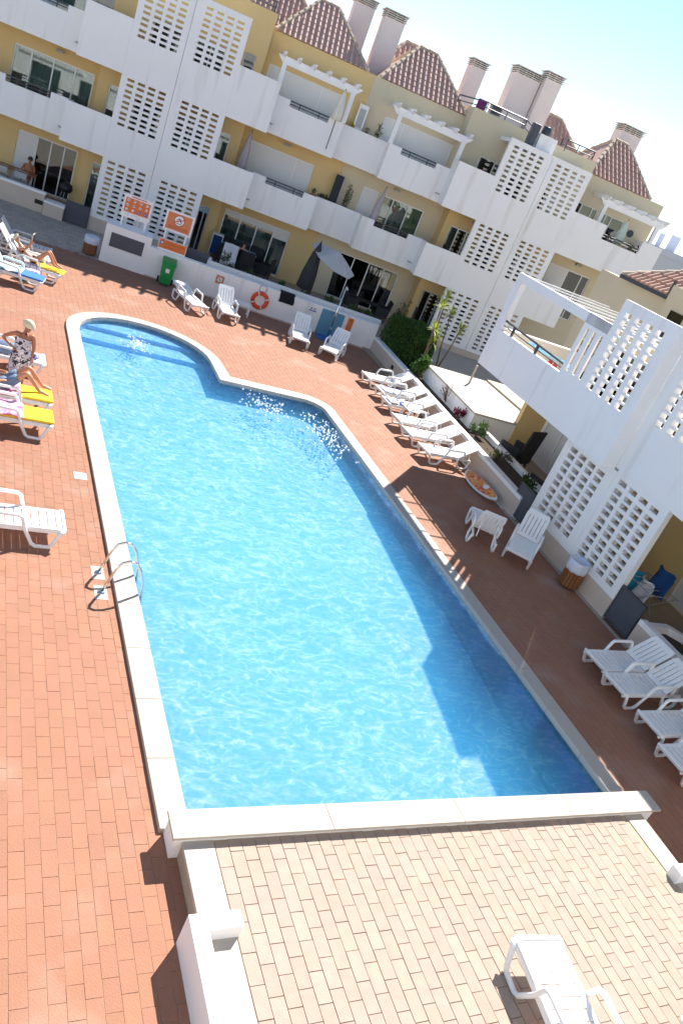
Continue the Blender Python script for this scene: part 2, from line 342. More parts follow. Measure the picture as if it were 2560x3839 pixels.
# ------------------------------------------------------------------ mesh helpers
class MB:
    def __init__(s): s.v = []; s.f = []; s.mi = []; s.cur = 0
    def quad(s, a, b, c, d): s.poly([a, b, c, d])
    def poly(s, pts):
        n = len(s.v); s.v += [tuple(p) for p in pts]; s.f.append(tuple(range(n, n+len(pts)))); s.mi.append(s.cur)
    def faces(s, vs_, fs):
        n = len(s.v); s.v += [tuple(p) for p in vs_]
        for f in fs: s.f.append(tuple(n+i for i in f)); s.mi.append(s.cur)
    def box(s, x0, x1, y0, y1, z0, z1):
        if x0 > x1: x0, x1 = x1, x0
        if y0 > y1: y0, y1 = y1, y0
        if z0 > z1: z0, z1 = z1, z0
        s.faces([(x0,y0,z0),(x1,y0,z0),(x1,y1,z0),(x0,y1,z0),(x0,y0,z1),(x1,y0,z1),(x1,y1,z1),(x0,y1,z1)],
                [(0,3,2,1),(4,5,6,7),(0,1,5,4),(1,2,6,5),(2,3,7,6),(3,0,4,7)])
    def obox(s, c, ux, uy, uz):
        c = Vector(c); ux = Vector(ux); uy = Vector(uy); uz = Vector(uz)
        P = [c+a*ux+b*uy+d*uz for d in (-1,1) for a, b in ((-1,-1),(1,-1),(1,1),(-1,1))]
        s.faces(P, [(0,3,2,1),(4,5,6,7),(0,1,5,4),(1,2,6,5),(2,3,7,6),(3,0,4,7)])
    def bar(s, a, b, w, h, upv=(0,0,1)):
        a = Vector(a); b = Vector(b); d = b-a; L = d.length; d = d/L
        u = Vector(upv); sd = d.cross(u)
        if sd.length < 1e-4: sd = d.cross(Vector((1,0,0)))
        sd.normalize(); u2 = sd.cross(d)
        s.obox((a+b)/2, d*L/2, sd*w/2, u2*h/2)
    def prism(s, pts, z0, z1):
        n = len(pts)
        lo = [(p[0], p[1], z0) for p in pts]; hi = [(p[0], p[1], z1) for p in pts]
        s.faces(lo+hi, [tuple(range(n-1,-1,-1)), tuple(range(n, 2*n))]+[(i,(i+1)%n,n+(i+1)%n,n+i) for i in range(n)])
    def tube(s, path, r, n=8, flat=1.0, closed=False, cap=True):
        P = [Vector(p) for p in path]; m = len(P); rings = []
        prev = None
        for i in range(m):
            if closed: t = P[(i+1)%m]-P[i-1]
            else: t = P[min(i+1,m-1)]-P[max(i-1,0)]
            t.normalize()
            if prev is None:
                u = Vector((0,0,1)) if abs(t.z) < 0.9 else Vector((0,1,0))
                u = (u-t*u.dot(t)).normalized()
            else:
                u = (prev-t*prev.dot(t))
                u = u.normalized() if u.length > 1e-6 else prev
            prev = u; v = t.cross(u)
            rr = r[i] if isinstance(r, (list, tuple)) else r
            rings.append([P[i]+rr*(math.cos(2*PI*k/n)*u*flat+math.sin(2*PI*k/n)*v) for k in range(n)])
        vs_ = [p for rg in rings for p in rg]; fs = []
        for i in range(m if closed else m-1):
            j = (i+1)%m
            for k in range(n): fs.append((i*n+k, i*n+(k+1)%n, j*n+(k+1)%n, j*n+k))
        if cap and not closed: fs += [tuple(range(n-1,-1,-1)), tuple(range((m-1)*n, m*n))]
        s.faces(vs_, fs)
    def lathe(s, prof, n=16, c=(0,0,0), fold=0.0, nf=8):
        vs_ = []; m = len(prof)
        for r, z in prof:
            for k in range(n):
                a = 2*PI*k/n; q = r*(1+fold*math.cos(nf*a))
                vs_.append((c[0]+q*math.cos(a), c[1]+q*math.sin(a), c[2]+z))
        fs = [(i*n+k, i*n+(k+1)%n, (i+1)*n+(k+1)%n, (i+1)*n+k) for i in range(m-1) for k in range(n)]
        fs += [tuple(range(n-1,-1,-1)), tuple(range((m-1)*n, m*n))]
        s.faces(vs_, fs)
    def grid(s, f, nu, nv):
        vs_ = [f(i/nu, j/nv) for j in range(nv+1) for i in range(nu+1)]
        s.faces(vs_, [(j*(nu+1)+i, j*(nu+1)+i+1, (j+1)*(nu+1)+i+1, (j+1)*(nu+1)+i) for j in range(nv) for i in range(nu)])
    def perf(s, a0, a1, b0, b1, t0, t1, holes, mp):
        """solid slab a0..a1 x b0..b1, depth t0..t1, rectangular through-holes; mp(a,t,b)->xyz"""
        A = sorted({round(x, 4) for x in [a0, a1]+[h for q in holes for h in (q[0], q[1])] if a0-1e-6 <= x <= a1+1e-6})
        B = sorted({round(x, 4) for x in [b0, b1]+[h for q in holes for h in (q[2], q[3])] if b0-1e-6 <= x <= b1+1e-6})
        na, nb = len(A)-1, len(B)-1
        sol = [[True]*nb for _ in range(na)]
        for i in range(na):
            ca = (A[i]+A[i+1])/2
            for q in holes:
                if q[0] < ca < q[1]:
                    for j in range(nb):
                        cb = (B[j]+B[j+1])/2
                        if q[2] < cb < q[3]: sol[i][j] = False
        for i in range(na):
            for j in range(nb):
                if not sol[i][j]: continue
                x0, x1, z0, z1 = A[i], A[i+1], B[j], B[j+1]
                s.poly([mp(x0,t0,z0), mp(x1,t0,z0), mp(x1,t0,z1), mp(x0,t0,z1)])
                s.poly([mp(x0,t1,z0), mp(x0,t1,z1), mp(x1,t1,z1), mp(x1,t1,z0)])
                if i == 0 or not sol[i-1][j]: s.poly([mp(x0,t0,z0), mp(x0,t0,z1), mp(x0,t1,z1), mp(x0,t1,z0)])
                if i == na-1 or not sol[i+1][j]: s.poly([mp(x1,t0,z0), mp(x1,t1,z0), mp(x1,t1,z1), mp(x1,t0,z1)])
                if j == 0 or not sol[i][j-1]: s.poly([mp(x0,t0,z0), mp(x0,t1,z0), mp(x1,t1,z0), mp(x1,t0,z0)])
                if j == nb-1 or not sol[i][j+1]: s.poly([mp(x0,t0,z1), mp(x1,t0,z1), mp(x1,t1,z1), mp(x0,t1,z1)])
    def mesh(s, name, mats, smooth=False, weld=False):
        me = bpy.data.meshes.new(name)
        me.from_pydata(s.v, [], s.f)
        for m_ in (mats if isinstance(mats, (list, tuple)) else [mats]): me.materials.append(m_)
        if len(me.materials) > 1:
            me.polygons.foreach_set('material_index', s.mi)
        if weld or smooth:
            bm = bmesh.new(); bm.from_mesh(me); bmesh.ops.remove_doubles(bm, verts=bm.verts, dist=1e-5); bm.to_mesh(me); bm.free()
        if smooth:
            me.polygons.foreach_set('use_smooth', [True]*len(me.polygons))
        me.update()
        return me

def link(name, me, parent=None, kind=None, label=None):
    o = bpy.data.objects.new(name, me)
    COL.objects.link(o)
    if parent is not None: o.parent = parent
    if kind: o['kind'] = kind
    if label: o['label'] = label
    return o
def part(name, mb, m, parent, smooth=False, kind=None, label=None, bevel=0.0):
    o = link(name, mb.mesh(name, m, smooth), parent, kind, label)
    if bevel:
        b = o.modifiers.new('edge', 'BEVEL'); b.width = bevel; b.segments = 2; b.limit_method = 'ANGLE'
    return o
def tag(o, label, cat, group=None):
    o['label'] = label; o['category'] = cat
    if group: o['group'] = group
    return o
def thing(name, label, cat, loc=(0,0,0), rotz=0.0, group=None):
    o = bpy.data.objects.new(name, None); COL.objects.link(o)
    o.empty_display_size = 0.2
    o.location = loc; o.rotation_euler = (0, 0, rotz)
    return tag(o, label, cat, group)
def structure(name, mb, m, parent=None, smooth=False):
    return part(name, mb, m, parent, smooth, kind='structure')
KIDS = {}
def copy_tree(o, parent=None):
    c = o.copy(); COL.objects.link(c)
    if parent is not None: c.parent = parent
    for ch in list(o.children): copy_tree(ch, c)
    return c
ID = lambda a, t, b: (a, t, b)
# ------------------------------------------------------------------ ground, pool deck, pool
g = MB(); g.poly([(-1500,-1500,-1.6),(1500,-1500,-1.6),(1500,1500,-1.6),(-1500,1500,-1.6)])
structure('ground', g, M['granite'])

# pool outline: matched outer / inner points of the coping, anticlockwise from the near left corner
def outline():
    P = []
    for y in [5.335+0.97*i for i in range(17)]: P.append(((2.725, y), (3.06, y)))
    cx, cy = 4.885, 20.95
    for i in range(0, 19):
        a = PI-PI*i/18
        P.append(((cx+2.16*math.cos(a), cy+2.15*math.sin(a)), (cx+1.81*math.cos(a), cy+1.77*math.sin(a))))
    P.append(((7.05, 20.4), (6.69, 20.4)))
    P.append(((7.055, 19.97), (6.675, 19.54)))
    for x in (7.8, 8.5): P.append(((x, 19.97), (x, 19.54)))
    for i in range(0, 9):
        a = PI/2-PI/2*i/8
        P.append(((9.28+0.80*math.cos(a), 19.17+0.80*math.sin(a)), (9.22+0.53*math.cos(a), 19.01+0.53*math.sin(a))))
    for i in range(14):
        y = 18.2-0.99*i
        P.append(((10.08-0.0075*(18.7-y), y), (9.755-0.0075*(18.7-y), y)))
    P.append(((9.965, 5.335), (9.65, 5.335)))
    return P
OUT = outline()
def inside(x, y, poly):
    c = False; n = len(poly); j = n-1
    for i in range(n):
        xi, yi = poly[i]; xj, yj = poly[j]
        if (yi > y) != (yj > y) and x < (xj-xi)*(y-yi)/(yj-yi)+xi: c = not c
        j = i
    return c
mid_poly = [(o[0]*.66+i_[0]*.34, o[1]*.66+i_[1]*.34) for o, i_ in OUT] + [(9.8, 4.2), (9.68, 0), (2.86, 0), (2.86, 5.2)]
grout_poly = [(o[0]*.5+i_[0]*.5, o[1]*.5+i_[1]*.5) for o, i_ in OUT]
inner_poly = [i_ for o, i_ in OUT]

# terracotta tiles, running bond, long side away from the camera balcony
TW, TL, JT = 0.153, 0.297, 0.005
def wall_y(x): return 28.93-0.199*(x-4.32)
def deck_has(x, y):
    if x < -0.6 or x > 14.7 or y < 1.0: return False
    if x < 4.4:
        if y > 29.5-0.14*x: return False
    elif y > wall_y(x)+0.1: return False
    if y > 14.3 and x > 13.45+0.0655*(y-14.4): return False
    if y <= 14.3 and x > 13.62: return False
    if inside(x, y, mid_poly): return False
    return True
tm = MB(); tm.box(-TW/2+JT/2, TW/2-JT/2, -TL/2+JT/2, TL/2-JT/2, -0.03, 0.0)
tile_me = tm.mesh('terracotta_tile', M['terra'])
deck = thing('pool_deck', 'deck', 'x')
for k_ in ('label', 'category'): del deck[k_]
deck['kind'] = 'structure'
cells = []
rnd = random.Random(3)
ix0, ix1 = int(-0.6/TW)-1, int(14.8/TW)+1
for ix in range(ix0, ix1+1):
    off = (ix % 2)*TL/2+rnd.uniform(-0.012, 0.012)
    for iy in range(3, 104):
        x = (ix+0.5)*TW; y = iy*TL+off
        if deck_has(x, y): cells.append((x, y))
def shows(x, y, z=0):
    d = Vector((x, y, z))-Vector((0, 0, 7)); zc = d.dot(fwd)
    if zc <= 0: return None
    u, v = d.dot(rt)/zc*2931.66/1280, d.dot(up)/zc*2931.66/1919.5
    return (zc, u, v)
vis = []
for c in cells:
    q = shows(*c)
    if q and abs(q[1]) < 1.0 and abs(q[2]) < 1.0: vis.append((q[0], c))
vis.sort()
near = {c for _, c in vis[:300]}
rest = MB()
def wobble(b, x, y, w, l, z1, z0):
    dz = [rnd.uniform(-0.0018, 0.0018) for _ in range(4)]; dx = rnd.uniform(-0.0012, 0.0012)
    X0, X1, Y0, Y1 = x-w/2+dx, x+w/2+dx, y-l/2, y+l/2
    b.faces([(X0,Y0,z0),(X1,Y0,z0),(X1,Y1,z0),(X0,Y1,z0),(X0,Y0,z1+dz[0]),(X1,Y0,z1+dz[1]),(X1,Y1,z1+dz[2]),(X0,Y1,z1+dz[3])],
            [(4,5,6,7),(0,1,5,4),(1,2,6,5),(2,3,7,6),(3,0,4,7)])
for c in cells:
    if c in near:
        o = link('terracotta_tile', tile_me, deck)
        o.location = (c[0]+rnd.uniform(-.0012,.0012), c[1], rnd.uniform(-0.0015, 0.001))
        o.rotation_euler = (rnd.uniform(-.006,.006), rnd.uniform(-.009,.009), rnd.uniform(-.006,.006))
    else: wobble(rest, c[0], c[1], TW-JT, TL-JT, 0.0, -0.03)
part('terracotta_tile', rest, M['terra'], deck, kind='stuff')
jb = MB()
st = 0.1
for i in range(int(-0.8/st), int(15/st)):
    for j in range(int(0.8/st), int(31/st)):
        x, y = (i+.5)*st, (j+.5)*st
        if deck_has(x, y) and not inside(x, y, grout_poly):
                jb.poly([(x-st/2,y-st/2,-0.004),(x+st/2,y-st/2,-0.004),(x+st/2,y+st/2,-0.004),(x-st/2,y+st/2,-0.004)])
part('grout', jb, M['joint'], deck, kind='structure')

# granite paving beyond the deck, in front of the far building
gp = MB()
for i in range(0, 26):
    for j in range(0, 18):
        x0 = -3+i*0.3+(0.15 if j % 2 else 0); y0 = 28.6+j*0.3
        if y0+.15 < 29.62-0.14*(x0+.15) or (x0 > 4.2 and y0 < 29.9): continue
        gp.box(x0+.004, x0+.296, y0+.004, y0+.296, -0.03, 0.006+rnd.uniform(-.002,.002))
structure('granite_paving', gp, M['granite'])
gb = MB(); gb.box(-3.2, 5.0, 29.0, 34.2, -0.2, -0.012); structure('paving_bed', gb, M['joint2'])

# coping stones
cop = thing('pool_coping', 'c', 'x')
for k_ in ('label', 'category'): del cop[k_]
cop['kind'] = 'structure'
def lerp2(a, b, t): return (a[0]+(b[0]-a[0])*t, a[1]+(b[1]-a[1])*t)
grp = []
i = 0
n_ = len(OUT)
while i < n_-1:
    curved = 17 <= i < 36 or 39 <= i < 48
    k = 2 if curved else 1
    j = min(i+k, n_-1)
    seg = OUT[i:j+1]
    e = 0.0022
    o_ = [s[0] for s in seg]; in_ = [s[1] for s in seg]
    def shrink(L):
        L = list(L)
        for a, b in ((0, 1), (-1, -2)):
            d = math.hypot(L[b][0]-L[a][0], L[b][1]-L[a][1]); L[a] = lerp2(L[a], L[b], e/max(d, .01))
        return L
    o_, in_ = shrink(o_), shrink(in_)
    mb = MB()
    pts = o_+in_[::-1]
    mb.prism(pts, -0.05, 0.06+rnd.uniform(-.0008, .0008))
    if len(mb.f) and True:
        ob = part('coping_stone', mb, M['coping'], cop, bevel=0.008)
    i = j
cj = MB()
for a, b in zip(OUT[:-1], OUT[1:]):
    m0 = lerp2(a[0], a[1], .03); m1 = lerp2(b[0], b[1], .03); i0 = lerp2(a[0], a[1], .97); i1 = lerp2(b[0], b[1], .97)
    cj.poly([(*m0, .052), (*i0, .052), (*i1, .052), (*m1, .052)])
part('grout', cj, M['joint2'], cop, kind='structure')

# pool basin: apparent depth grows towards the near end
def floor_z(y):
    T = [(5.0,-1.05),(7,-0.93),(9,-0.77),(11,-0.60),(14,-0.50),(19,-0.42),(21.1,-0.36),(23,-0.36)]
    for (a, za), (b, zb) in zip(T[:-1], T[1:]):
        if y <= b: return za+(zb-za)*(y-a)/(b-a)
    return -0.36
pb = MB()
IN = [(o[0]*.06+i_[0]*.94, o[1]*.06+i_[1]*.94) for o, i_ in OUT]
for a, b in zip(IN[:-1], IN[1:]):
    pb.poly([(*a, -0.13), (*b, -0.13), (*b, floor_z(b[1])-.05), (*a, floor_z(a[1])-.05)])
pb.poly([(*IN[-1], -0.13), (*IN[0], -0.13), (*IN[0], -1.12), (*IN[-1], -1.12)])
ys = [5.335,7,9,11,14,19,21.1,23.2]
for a, b in zip(ys[:-1], ys[1:]):
    pb.poly([(2.9, a, floor_z(a)), (9.95, a, floor_z(a)), (9.95, b, floor_z(b)), (2.9, b, floor_z(b))])
# body of the shell round and under the pool
OX = [(6.3+(x-6.3)*1.5, 13.5+(y-13.5)*1.2) for x, y in IN]
for a, b, c, d in zip(IN, IN[1:]+IN[:1], OX[1:]+OX[:1], OX):
    pb.poly([(*a, -0.131), (*d, -0.131), (*c, -0.131), (*b, -0.131)])
    pb.poly([(*d, -0.131), (*d, -4.0), (*c, -4.0), (*c, -0.131)])
pb.poly([(x, y, -4.0) for x, y in OX])
basin = structure('pool_basin', pb, M['pool'])
bnd = MB()
for a, b in zip(IN[:-1], IN[1:]): bnd.poly([(*a, 0.056), (*b, 0.056), (*b, -0.135), (*a, -0.135)])
bnd.poly([(*IN[-1], .056), (*IN[0], .056), (*IN[0], -.135), (*IN[-1], -.135)])
part('waterline_tiles', bnd, M['poolband'], basin, kind='structure')
# two wide steps in the round bay
def step(yf, zt, name):
    s = MB()
    pts = []
    for k in range(37):
        a = PI*k/36
        x, y = 4.885+1.83*math.cos(a), 20.95+1.79*math.sin(a)
        if y >= yf: pts.append((x, y))
    xr = pts[0][0]; xl = pts[-1][0]
    hx = 1.83*math.sqrt(max(0, 1-((yf-20.95)/1.79)**2))
    pts = [(4.885+hx, yf)]+pts+[(4.885-hx, yf)]
    s.prism(pts, -0.7, zt)
    return part(name, s, M['pool'], basin, kind='structure')
step(21.22, -0.24, 'pool_step'); step(21.98, -0.13, 'pool_step')
wt = MB(); OXw = [(x+(x-6.3)*.03, y) for x, y in IN[::-1]]; wt.prism(IN[::-1], -1.35, -0.035)
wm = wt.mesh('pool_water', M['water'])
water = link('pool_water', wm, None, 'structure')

# raised bar wall with a stone coping between pool and terrace
bw = thing('kerb_wall', 'low white wall capped with cream stone between pool and brick terrace', 'wall')
b = MB(); b.box(2.775, 9.93, 5.02, 5.325, -0.05, 0.315); part('wall', b, M['white'], bw)
xs = [2.73, 4.6, 6.45, 8.3, 10.03]
for k in range(4):
    b = MB(); b.box(xs[k]+.002, xs[k+1]-.002, 4.985, 5.34, 0.315, 0.35); part('coping_stone', b, M['coping'], bw, bevel=0.006)

# brick terrace
ter = thing('brick_terrace', 't', 'x')
for k_ in ('label', 'category'): del ter[k_]
ter['kind'] = 'structure'
b = MB(); b.box(2.87, 9.68, 0.2, 5.02, -0.05, 0.238); part('terrace_base', b, M['joint2'], ter, kind='structure')
for x0, x1 in ((2.855, 3.19), (9.36, 9.695)):
    y = 5.02
    while y > 0.4:
        b = MB(); b.box(x0, x1, y-.98, y-.004, 0.2, 0.252); part('edging_stone', b, M['coping'], ter, bevel=0.006); y -= .984
bm_ = MB(); BWD, BLN = 0.152, 0.302
bm_.box(-BWD/2+.004, BWD/2-.004, -BLN/2+.004, BLN/2-.004, -0.03, 0.0)
brick_me = bm_.mesh('brick', M['brick'])
bc = []
nb_ = 0
x = 3.195+BWD/2
while x < 9.355-BWD/2+.02:
    off = (nb_ % 2)*BLN/2+rnd.uniform(-.03, .03)
    k = 0
    while True:
        y = 5.02-BLN/2-k*BLN+off
        if y < 0.3: break
        if y < 5.02-BLN/2+.02: bc.append((x, y))
        elif k == 0: bc.append((x, y, 'cut'))
        k += 1
    x += BWD; nb_ += 1
vis = []
for c in bc:
    if len(c) == 3: continue
    q = shows(c[0], c[1], .25)
    if q and abs(q[1]) < 1.03 and abs(q[2]) < 1.03: vis.append((q[0], c))
vis.sort(); near = {c for _, c in vis[:300]}
rest = MB()
for c in bc:
    if c in near:
        o = link('brick', brick_me, ter); o.location = (c[0], c[1], 0.25+rnd.uniform(-.002, .002))
        o.rotation_euler = (rnd.uniform(-.006,.006), rnd.uniform(-.01,.01), rnd.uniform(-.008,.008))
    elif len(c) == 3:
        y1 = 5.02; y0 = c[1]-BLN/2+.004
        if y1-y0 > .03: wobble(rest, c[0], (y0+y1)/2, BWD-.008, y1-y0-.004, .25, .22)
    else: wobble(rest, c[0], c[1], BWD-.008, BLN-.008, .25, .22)
part('brick', rest, M['brick'], ter, kind='stuff')
# L-shaped parapets at the terrace entrances
lw = thing('terrace_parapet', 'low white L-shaped parapet at the left edge of the brick terrace', 'wall', group='low parapets of the brick terrace')
b = MB(); b.prism([(2.70,4.12),(2.70,0.3),(2.87,0.3),(2.87,3.948),(3.215,3.948),(3.215,4.12)], -0.05, 0.418); part('wall', b, M['white2'], lw, bevel=.008)
lw = thing('terrace_parapet', 'low white parapet end at the right edge of the brick terrace', 'wall', group='low parapets of the brick terrace')
b = MB(); b.prism([(9.34,4.10),(9.34,3.93),(9.70,3.93),(9.70,0.3),(9.86,0.3),(9.86,4.10)], -0.05, 0.418); part('wall', b, M['white2'], lw, bevel=.008)
# bubbling inlets: domes of froth and droplets, enlarged to stand in for sun glints too
def froth(x0, y0, n, sx, sy, seed, nm):
    r = random.Random(seed); mb = MB()
    for k in range(n):
        u, v = r.gauss(0, 1), r.gauss(0, 1)
        x_, y_ = x0+sx*u, y0+sy*v
        if not inside(x_, y_, inner_poly): continue
        rr = r.uniform(.008, .034)
        mb.lathe([(rr*.9, -.004), (rr, rr*.3), (rr*.6, rr*.8), (.001, rr)], 6, (x_, y_, -.035))
    o = part('water_froth', mb, M['froth'], water, kind='stuff')
M['froth'] = mat('froth', (.85, .9, .92), .25, spec=.6)
froth(4.62, 21.05, 130, .16, .26, 1, 'a'); froth(7.85, 18.5, 170, .30, .42, 2, 'b'); froth(9.15, 17.4, 240, .24, .7, 3, 'c')
# ------------------------------------------------------------------ far apartment building (local x along facade, y away, z up)
AA = R(-13.008)
OA = Vector((4.2774, 33.3173, 0))
bA = thing('apartment_building', 'long white and ochre apartment building behind the far end of the pool with tiled gables', 'building', OA, AA)
def holes_cols(a_left, w=0.262, pitch=0.386): return [(a_left+k*pitch, a_left+k*pitch+w) for k in range(4)]
HROW = 0.095
def rows_from(ztop, n, first_single=False, pitch=0.385, pair=0.178):
    zs = []
    z_ = ztop
    if first_single:
        zs.append(z_); z_ -= 0.222; n -= 1
    k = 0
    while n > 0:
        zs.append(z_-pitch*k); n -= 1
        if n > 0: zs.append(z_-pitch*k-pair); n -= 1
        k += 1
    return zs
def screen_holes(a_left, zs, w=0.262, pitch=0.386, h=HROW):
    return [(c0, c1, z_-h, z_) for c0, c1 in holes_cols(a_left, w, pitch) for z_ in zs]
L0R = rows_from(2.72, 11, True); L1R = rows_from(5.67, 9); L2R = rows_from(8.87, 10)
def screen(parent, name, a0, a1, b0, b1, holes, mp, th=0.14, t0=0.0, m='white'):
    mb = MB(); mb.perf(a0, a1, b0, b1, t0, t0+th, holes, mp); return part(name, mb, M[m], parent)
def dmap(d): return lambda a, t, b: (a, t+d, b)
# screens: two leaves either side of a movement joint, at each bay
for (s0, sj, s1, hl, hr) in ((0.0, 1.885, 3.89, 0.225, 2.25), (14.735, 16.715, 18.61, 14.975, 16.975)):
    wR = 0.262 if s0 == 0 else 0.24
    pR = 0.386 if s0 == 0 else 0.384
    for (b0, b1, rr) in ((0, 2.785, L0R), (2.785, 5.735, L1R), (5.735, 9.08, L2R)):
        screen(bA, 'screen_wall', s0, sj-.008, b0+.002, b1, screen_holes(hl, rr, wR, pR), ID)
        screen(bA, 'screen_wall', sj+.008, s1, b0+.002, b1, screen_holes(hr, rr, wR, pR), ID)
    mb = MB(); mb.box(s0, s1, .02, .10, 0, 9.06); 
    jm = MB(); jm.box(sj-.02, sj+.02, .05, .12, 0, 9.05); part('movement_joint', jm, M['skirt'], bA)
    sk = MB(); sk.box(s0-.006, s1+.006, -.012, 0.0, 0, 0.52); part('plinth', sk, M['skirt'], bA)
# parapet bands
TH = 0.14
def band(s0, s1, d, z0, z1, notch=None):
    mb = MB(); hs = []
    if notch: hs = [(notch[0], notch[1], notch[2], z1+1)]
    mb.perf(s0, s1, z0, z1, d, d+TH, hs, ID)
    o = part('balcony_parapet', mb, M['white'], bA)
    return o
def rail(s0, s1, d, z0, z1, posts=2):
    mb = MB()
    mb.tube([(s0, d, z1), (s1, d, z1)], .028, 6); mb.tube([(s0, d, (z0+z1)/2), (s1, d, (z0+z1)/2)], .02, 6)
    for k in range(posts):
        s = s0+(s1-s0)*(k+.5)/posts if posts > 1 else (s0+s1)/2
        mb.box(s-.02, s+.02, d-.01, d+.01, z0-.05, z1)
    part('railing', mb, M['rail'], bA)
def ret(s, d0, d1, z0, z1):
    mb = MB(); mb.box(s-TH/2, s+TH/2, d0, d1, z0, z1); part('balcony_parapet', mb, M['white'], bA)
for lv, z0, zt_bay, zt, nz in ((1, 2.785, 4.20, 4.18, 3.95), (2, 5.735, 7.54, 7.13, 6.90)):
    band(-1.64, -.003, 0, z0, zt_bay); band(3.893, 5.52, 0, z0, zt_bay)
    ret(-1.57, TH+.002, .80, z0+.01, zt_bay-.01); ret(5.45, TH+.002, .80, z0+.01, zt_bay-.01)
    n0, n1 = ((-3.94, -2.33) if lv == 1 else (-3.9, -2.31))
    band(-9.0, -1.5, .8, z0+.02, zt, (n0, n1, nz)); rail(n0, n1, .87, nz, zt-.02)
    band(5.38, 8.31, .8, z0+.02, zt, (6.10, 7.71, nz)); rail(6.10, 7.71, .87, nz, zt-.02)
    band(8.24, 10.4, 1.5, z0+.05, zt-.02); ret(8.24, .942, 1.5, z0+.03, zt-.01); ret(10.41, .942, 1.5, z0+.03, zt-.01)
    band(10.34, 13.2, .8, z0+.02, zt, (10.89, 12.47, nz)); rail(10.89, 12.47, .87, nz, zt-.02)
    ret(13.17, TH+.002, .80, z0+.01, zt_bay-.01)
    band(13.10, 14.732, 0, z0, zt_bay)
    if lv == 2:
        band(18.613, 23.2, 0, z0, 7.52, (20.28, 22.2, 6.95))
        rail(20.28, 22.2, .07, 6.95, 7.16, 2); ret(23.13, TH+.002, 2.1, z0+.01, 7.5)
    else:
        band(18.613, 20.2, 0, z0, zt_bay)
        ret(20.13, TH+.002, 2.1, z0+.01, 4.19)
    # floor slab behind the parapets
    sl = MB(); sl.box(-9.0, 8.2, .945, 2.3, z0+.03, z0+.27); sl.box(8.2, 10.4, 1.645, 2.3, z0+.06, z0+.26); sl.box(10.4, 23.1 if lv == 2 else 20.1, .945, 2.3, z0+.03, z0+.27)
    sl.box(-1.5, 5.38, .142, .945, z0+.03, z0+.265); sl.box(13.24, 23.06 if lv == 2 else 20.06, .142, .945, z0+.03, z0+.265)
    part('floor_slab', sl, M['yellow'], bA)
    # little overflow spouts
    for s, d in ((-1.78, .8), (5.62, .8), (12.95, .8)):
        sp = MB(); sp.box(s-.09, s+.09, d-.09, d, z0+.33, z0+.37); part('spout', sp, M['greymetal'], bA)

# main back wall with real openings, and projecting cores behind the screens
WIN = []   # s0,s1,z0,z1,d,panes,kind
def W_(*a): WIN.append(a)
W_(-3.45, -1.15, .35, 2.36, 2.1, [('shutter', .33), ('dk', .23), ('dk', .22), ('dk', .22)])
W_(4.98, 7.9, .35, 2.34, 2.1, [('cur', 1), ('cur', 1), ('cur', 1), ('cur', .95)], 'top')
W_(10.22, 13.12, .35, 2.33, 2.1, [('dark', 1), ('red', 1), ('red', 1), ('redl', 1)])
W_(-4.1, -1.13, 3.06, 5.24, 2.1, [('cur', .8), ('cur', 1), ('curl', 1), ('curl', .9)])
W_(5.2, 7.95, 3.06, 5.21, 2.1, [('shutter', 1.9), ('shutter', .75)])
W_(10.2, 10.92, 3.06, 5.2, 2.1, [('shutter', 1)])
W_(11.0, 13.1, 3.06, 5.17, 2.1, [('curl', .9), ('cur', 1), ('yel', 1)])
W_(19.62, 21.8, 3.06, 5.2, 2.1, [('shutter', 1.2), ('dk', .9), ('dk', .5)])
W_(-4.0, -.95, 6.0, 8.07, 2.1, [('shutter', 1), ('curl', 1), ('dk', 1)])
W_(5.0, 8.08, 6.0, 8.06, 2.1, [('shutter', 2.2), ('shutter', .8)])
W_(10.02, 13.19, 6.0, 8.02, 2.1, [('shutter', .9), ('shutter', 2.3)])
W_(19.5, 20.62, 7.2, 7.99, 2.1, [('dk', .4), ('dark', .8), ('dark', .4)])
W_(20.85, 22.05, 6.0, 7.98, 2.1, [('dk', .35), ('dk', .4), ('dark', .9)])
core = []
core.append((-.47, -.03, .3, 2.3, 1.3, [('curl', 1)])); core.append((3.9, 4.34, .3, 2.22, 1.3, [('dark', 1), ('dark', .8)]))
core.append((-.47, -.03, 3.1, 5.19, 1.3, [('curl', 1)])); core.append((3.9, 4.34, 3.1, 5.12, 1.3, [('curl', 1)]))
core.append((3.96, 4.43, 7.2, 8.06, 1.3, [('dark', 1)]))
for z_a, z_b in ((.35, 2.2), (3.1, 5.1), (6.1, 7.9)):  # windows added behind the screens, mostly dark, to darken the holes
    core.append((.55, 1.75, z_a, z_b, 1.3, [('dark', 1), ('dark', 1)])); core.append((2.2, 3.3, z_a, z_b, 1.3, [('dark', 1), ('cur', 1)]))
coreR = [(14.16, 15.42, .3, 2.18, 1.3, [('dark', .6), ('dark', .6), ('dark', .5)]), (14.2, 15.4, 3.1, 5.11, 1.3, [('cur', .6), ('dark', .6), ('cur', .5)]), (14.21, 15.36, 7.0, 8.06, 1.3, [('dk', .9), ('dark', .5)])]
for z_a, z_b in ((.35, 2.2), (3.1, 5.1), (6.1, 7.9)):  # same added dark glazing behind the right-hand screens
    coreR.append((15.75, 16.5, z_a, z_b, 1.3, [('dark', 1)])); coreR.append((17.1, 18.2, z_a, z_b, 1.3, [('dark', 1), ('cur', 1)]))
def wall_open(name, s0, s1, z0, z1, d, th, wins, m):
    mb = MB(); mb.perf(s0, s1, z0, z1, d, d+th, [(q[0], q[1], q[2], q[3]) for q in wins if s0 <= q[0] and q[1] <= s1 and q[2] >= z0-.01], ID)
    return part(name, mb, M[m], bA)
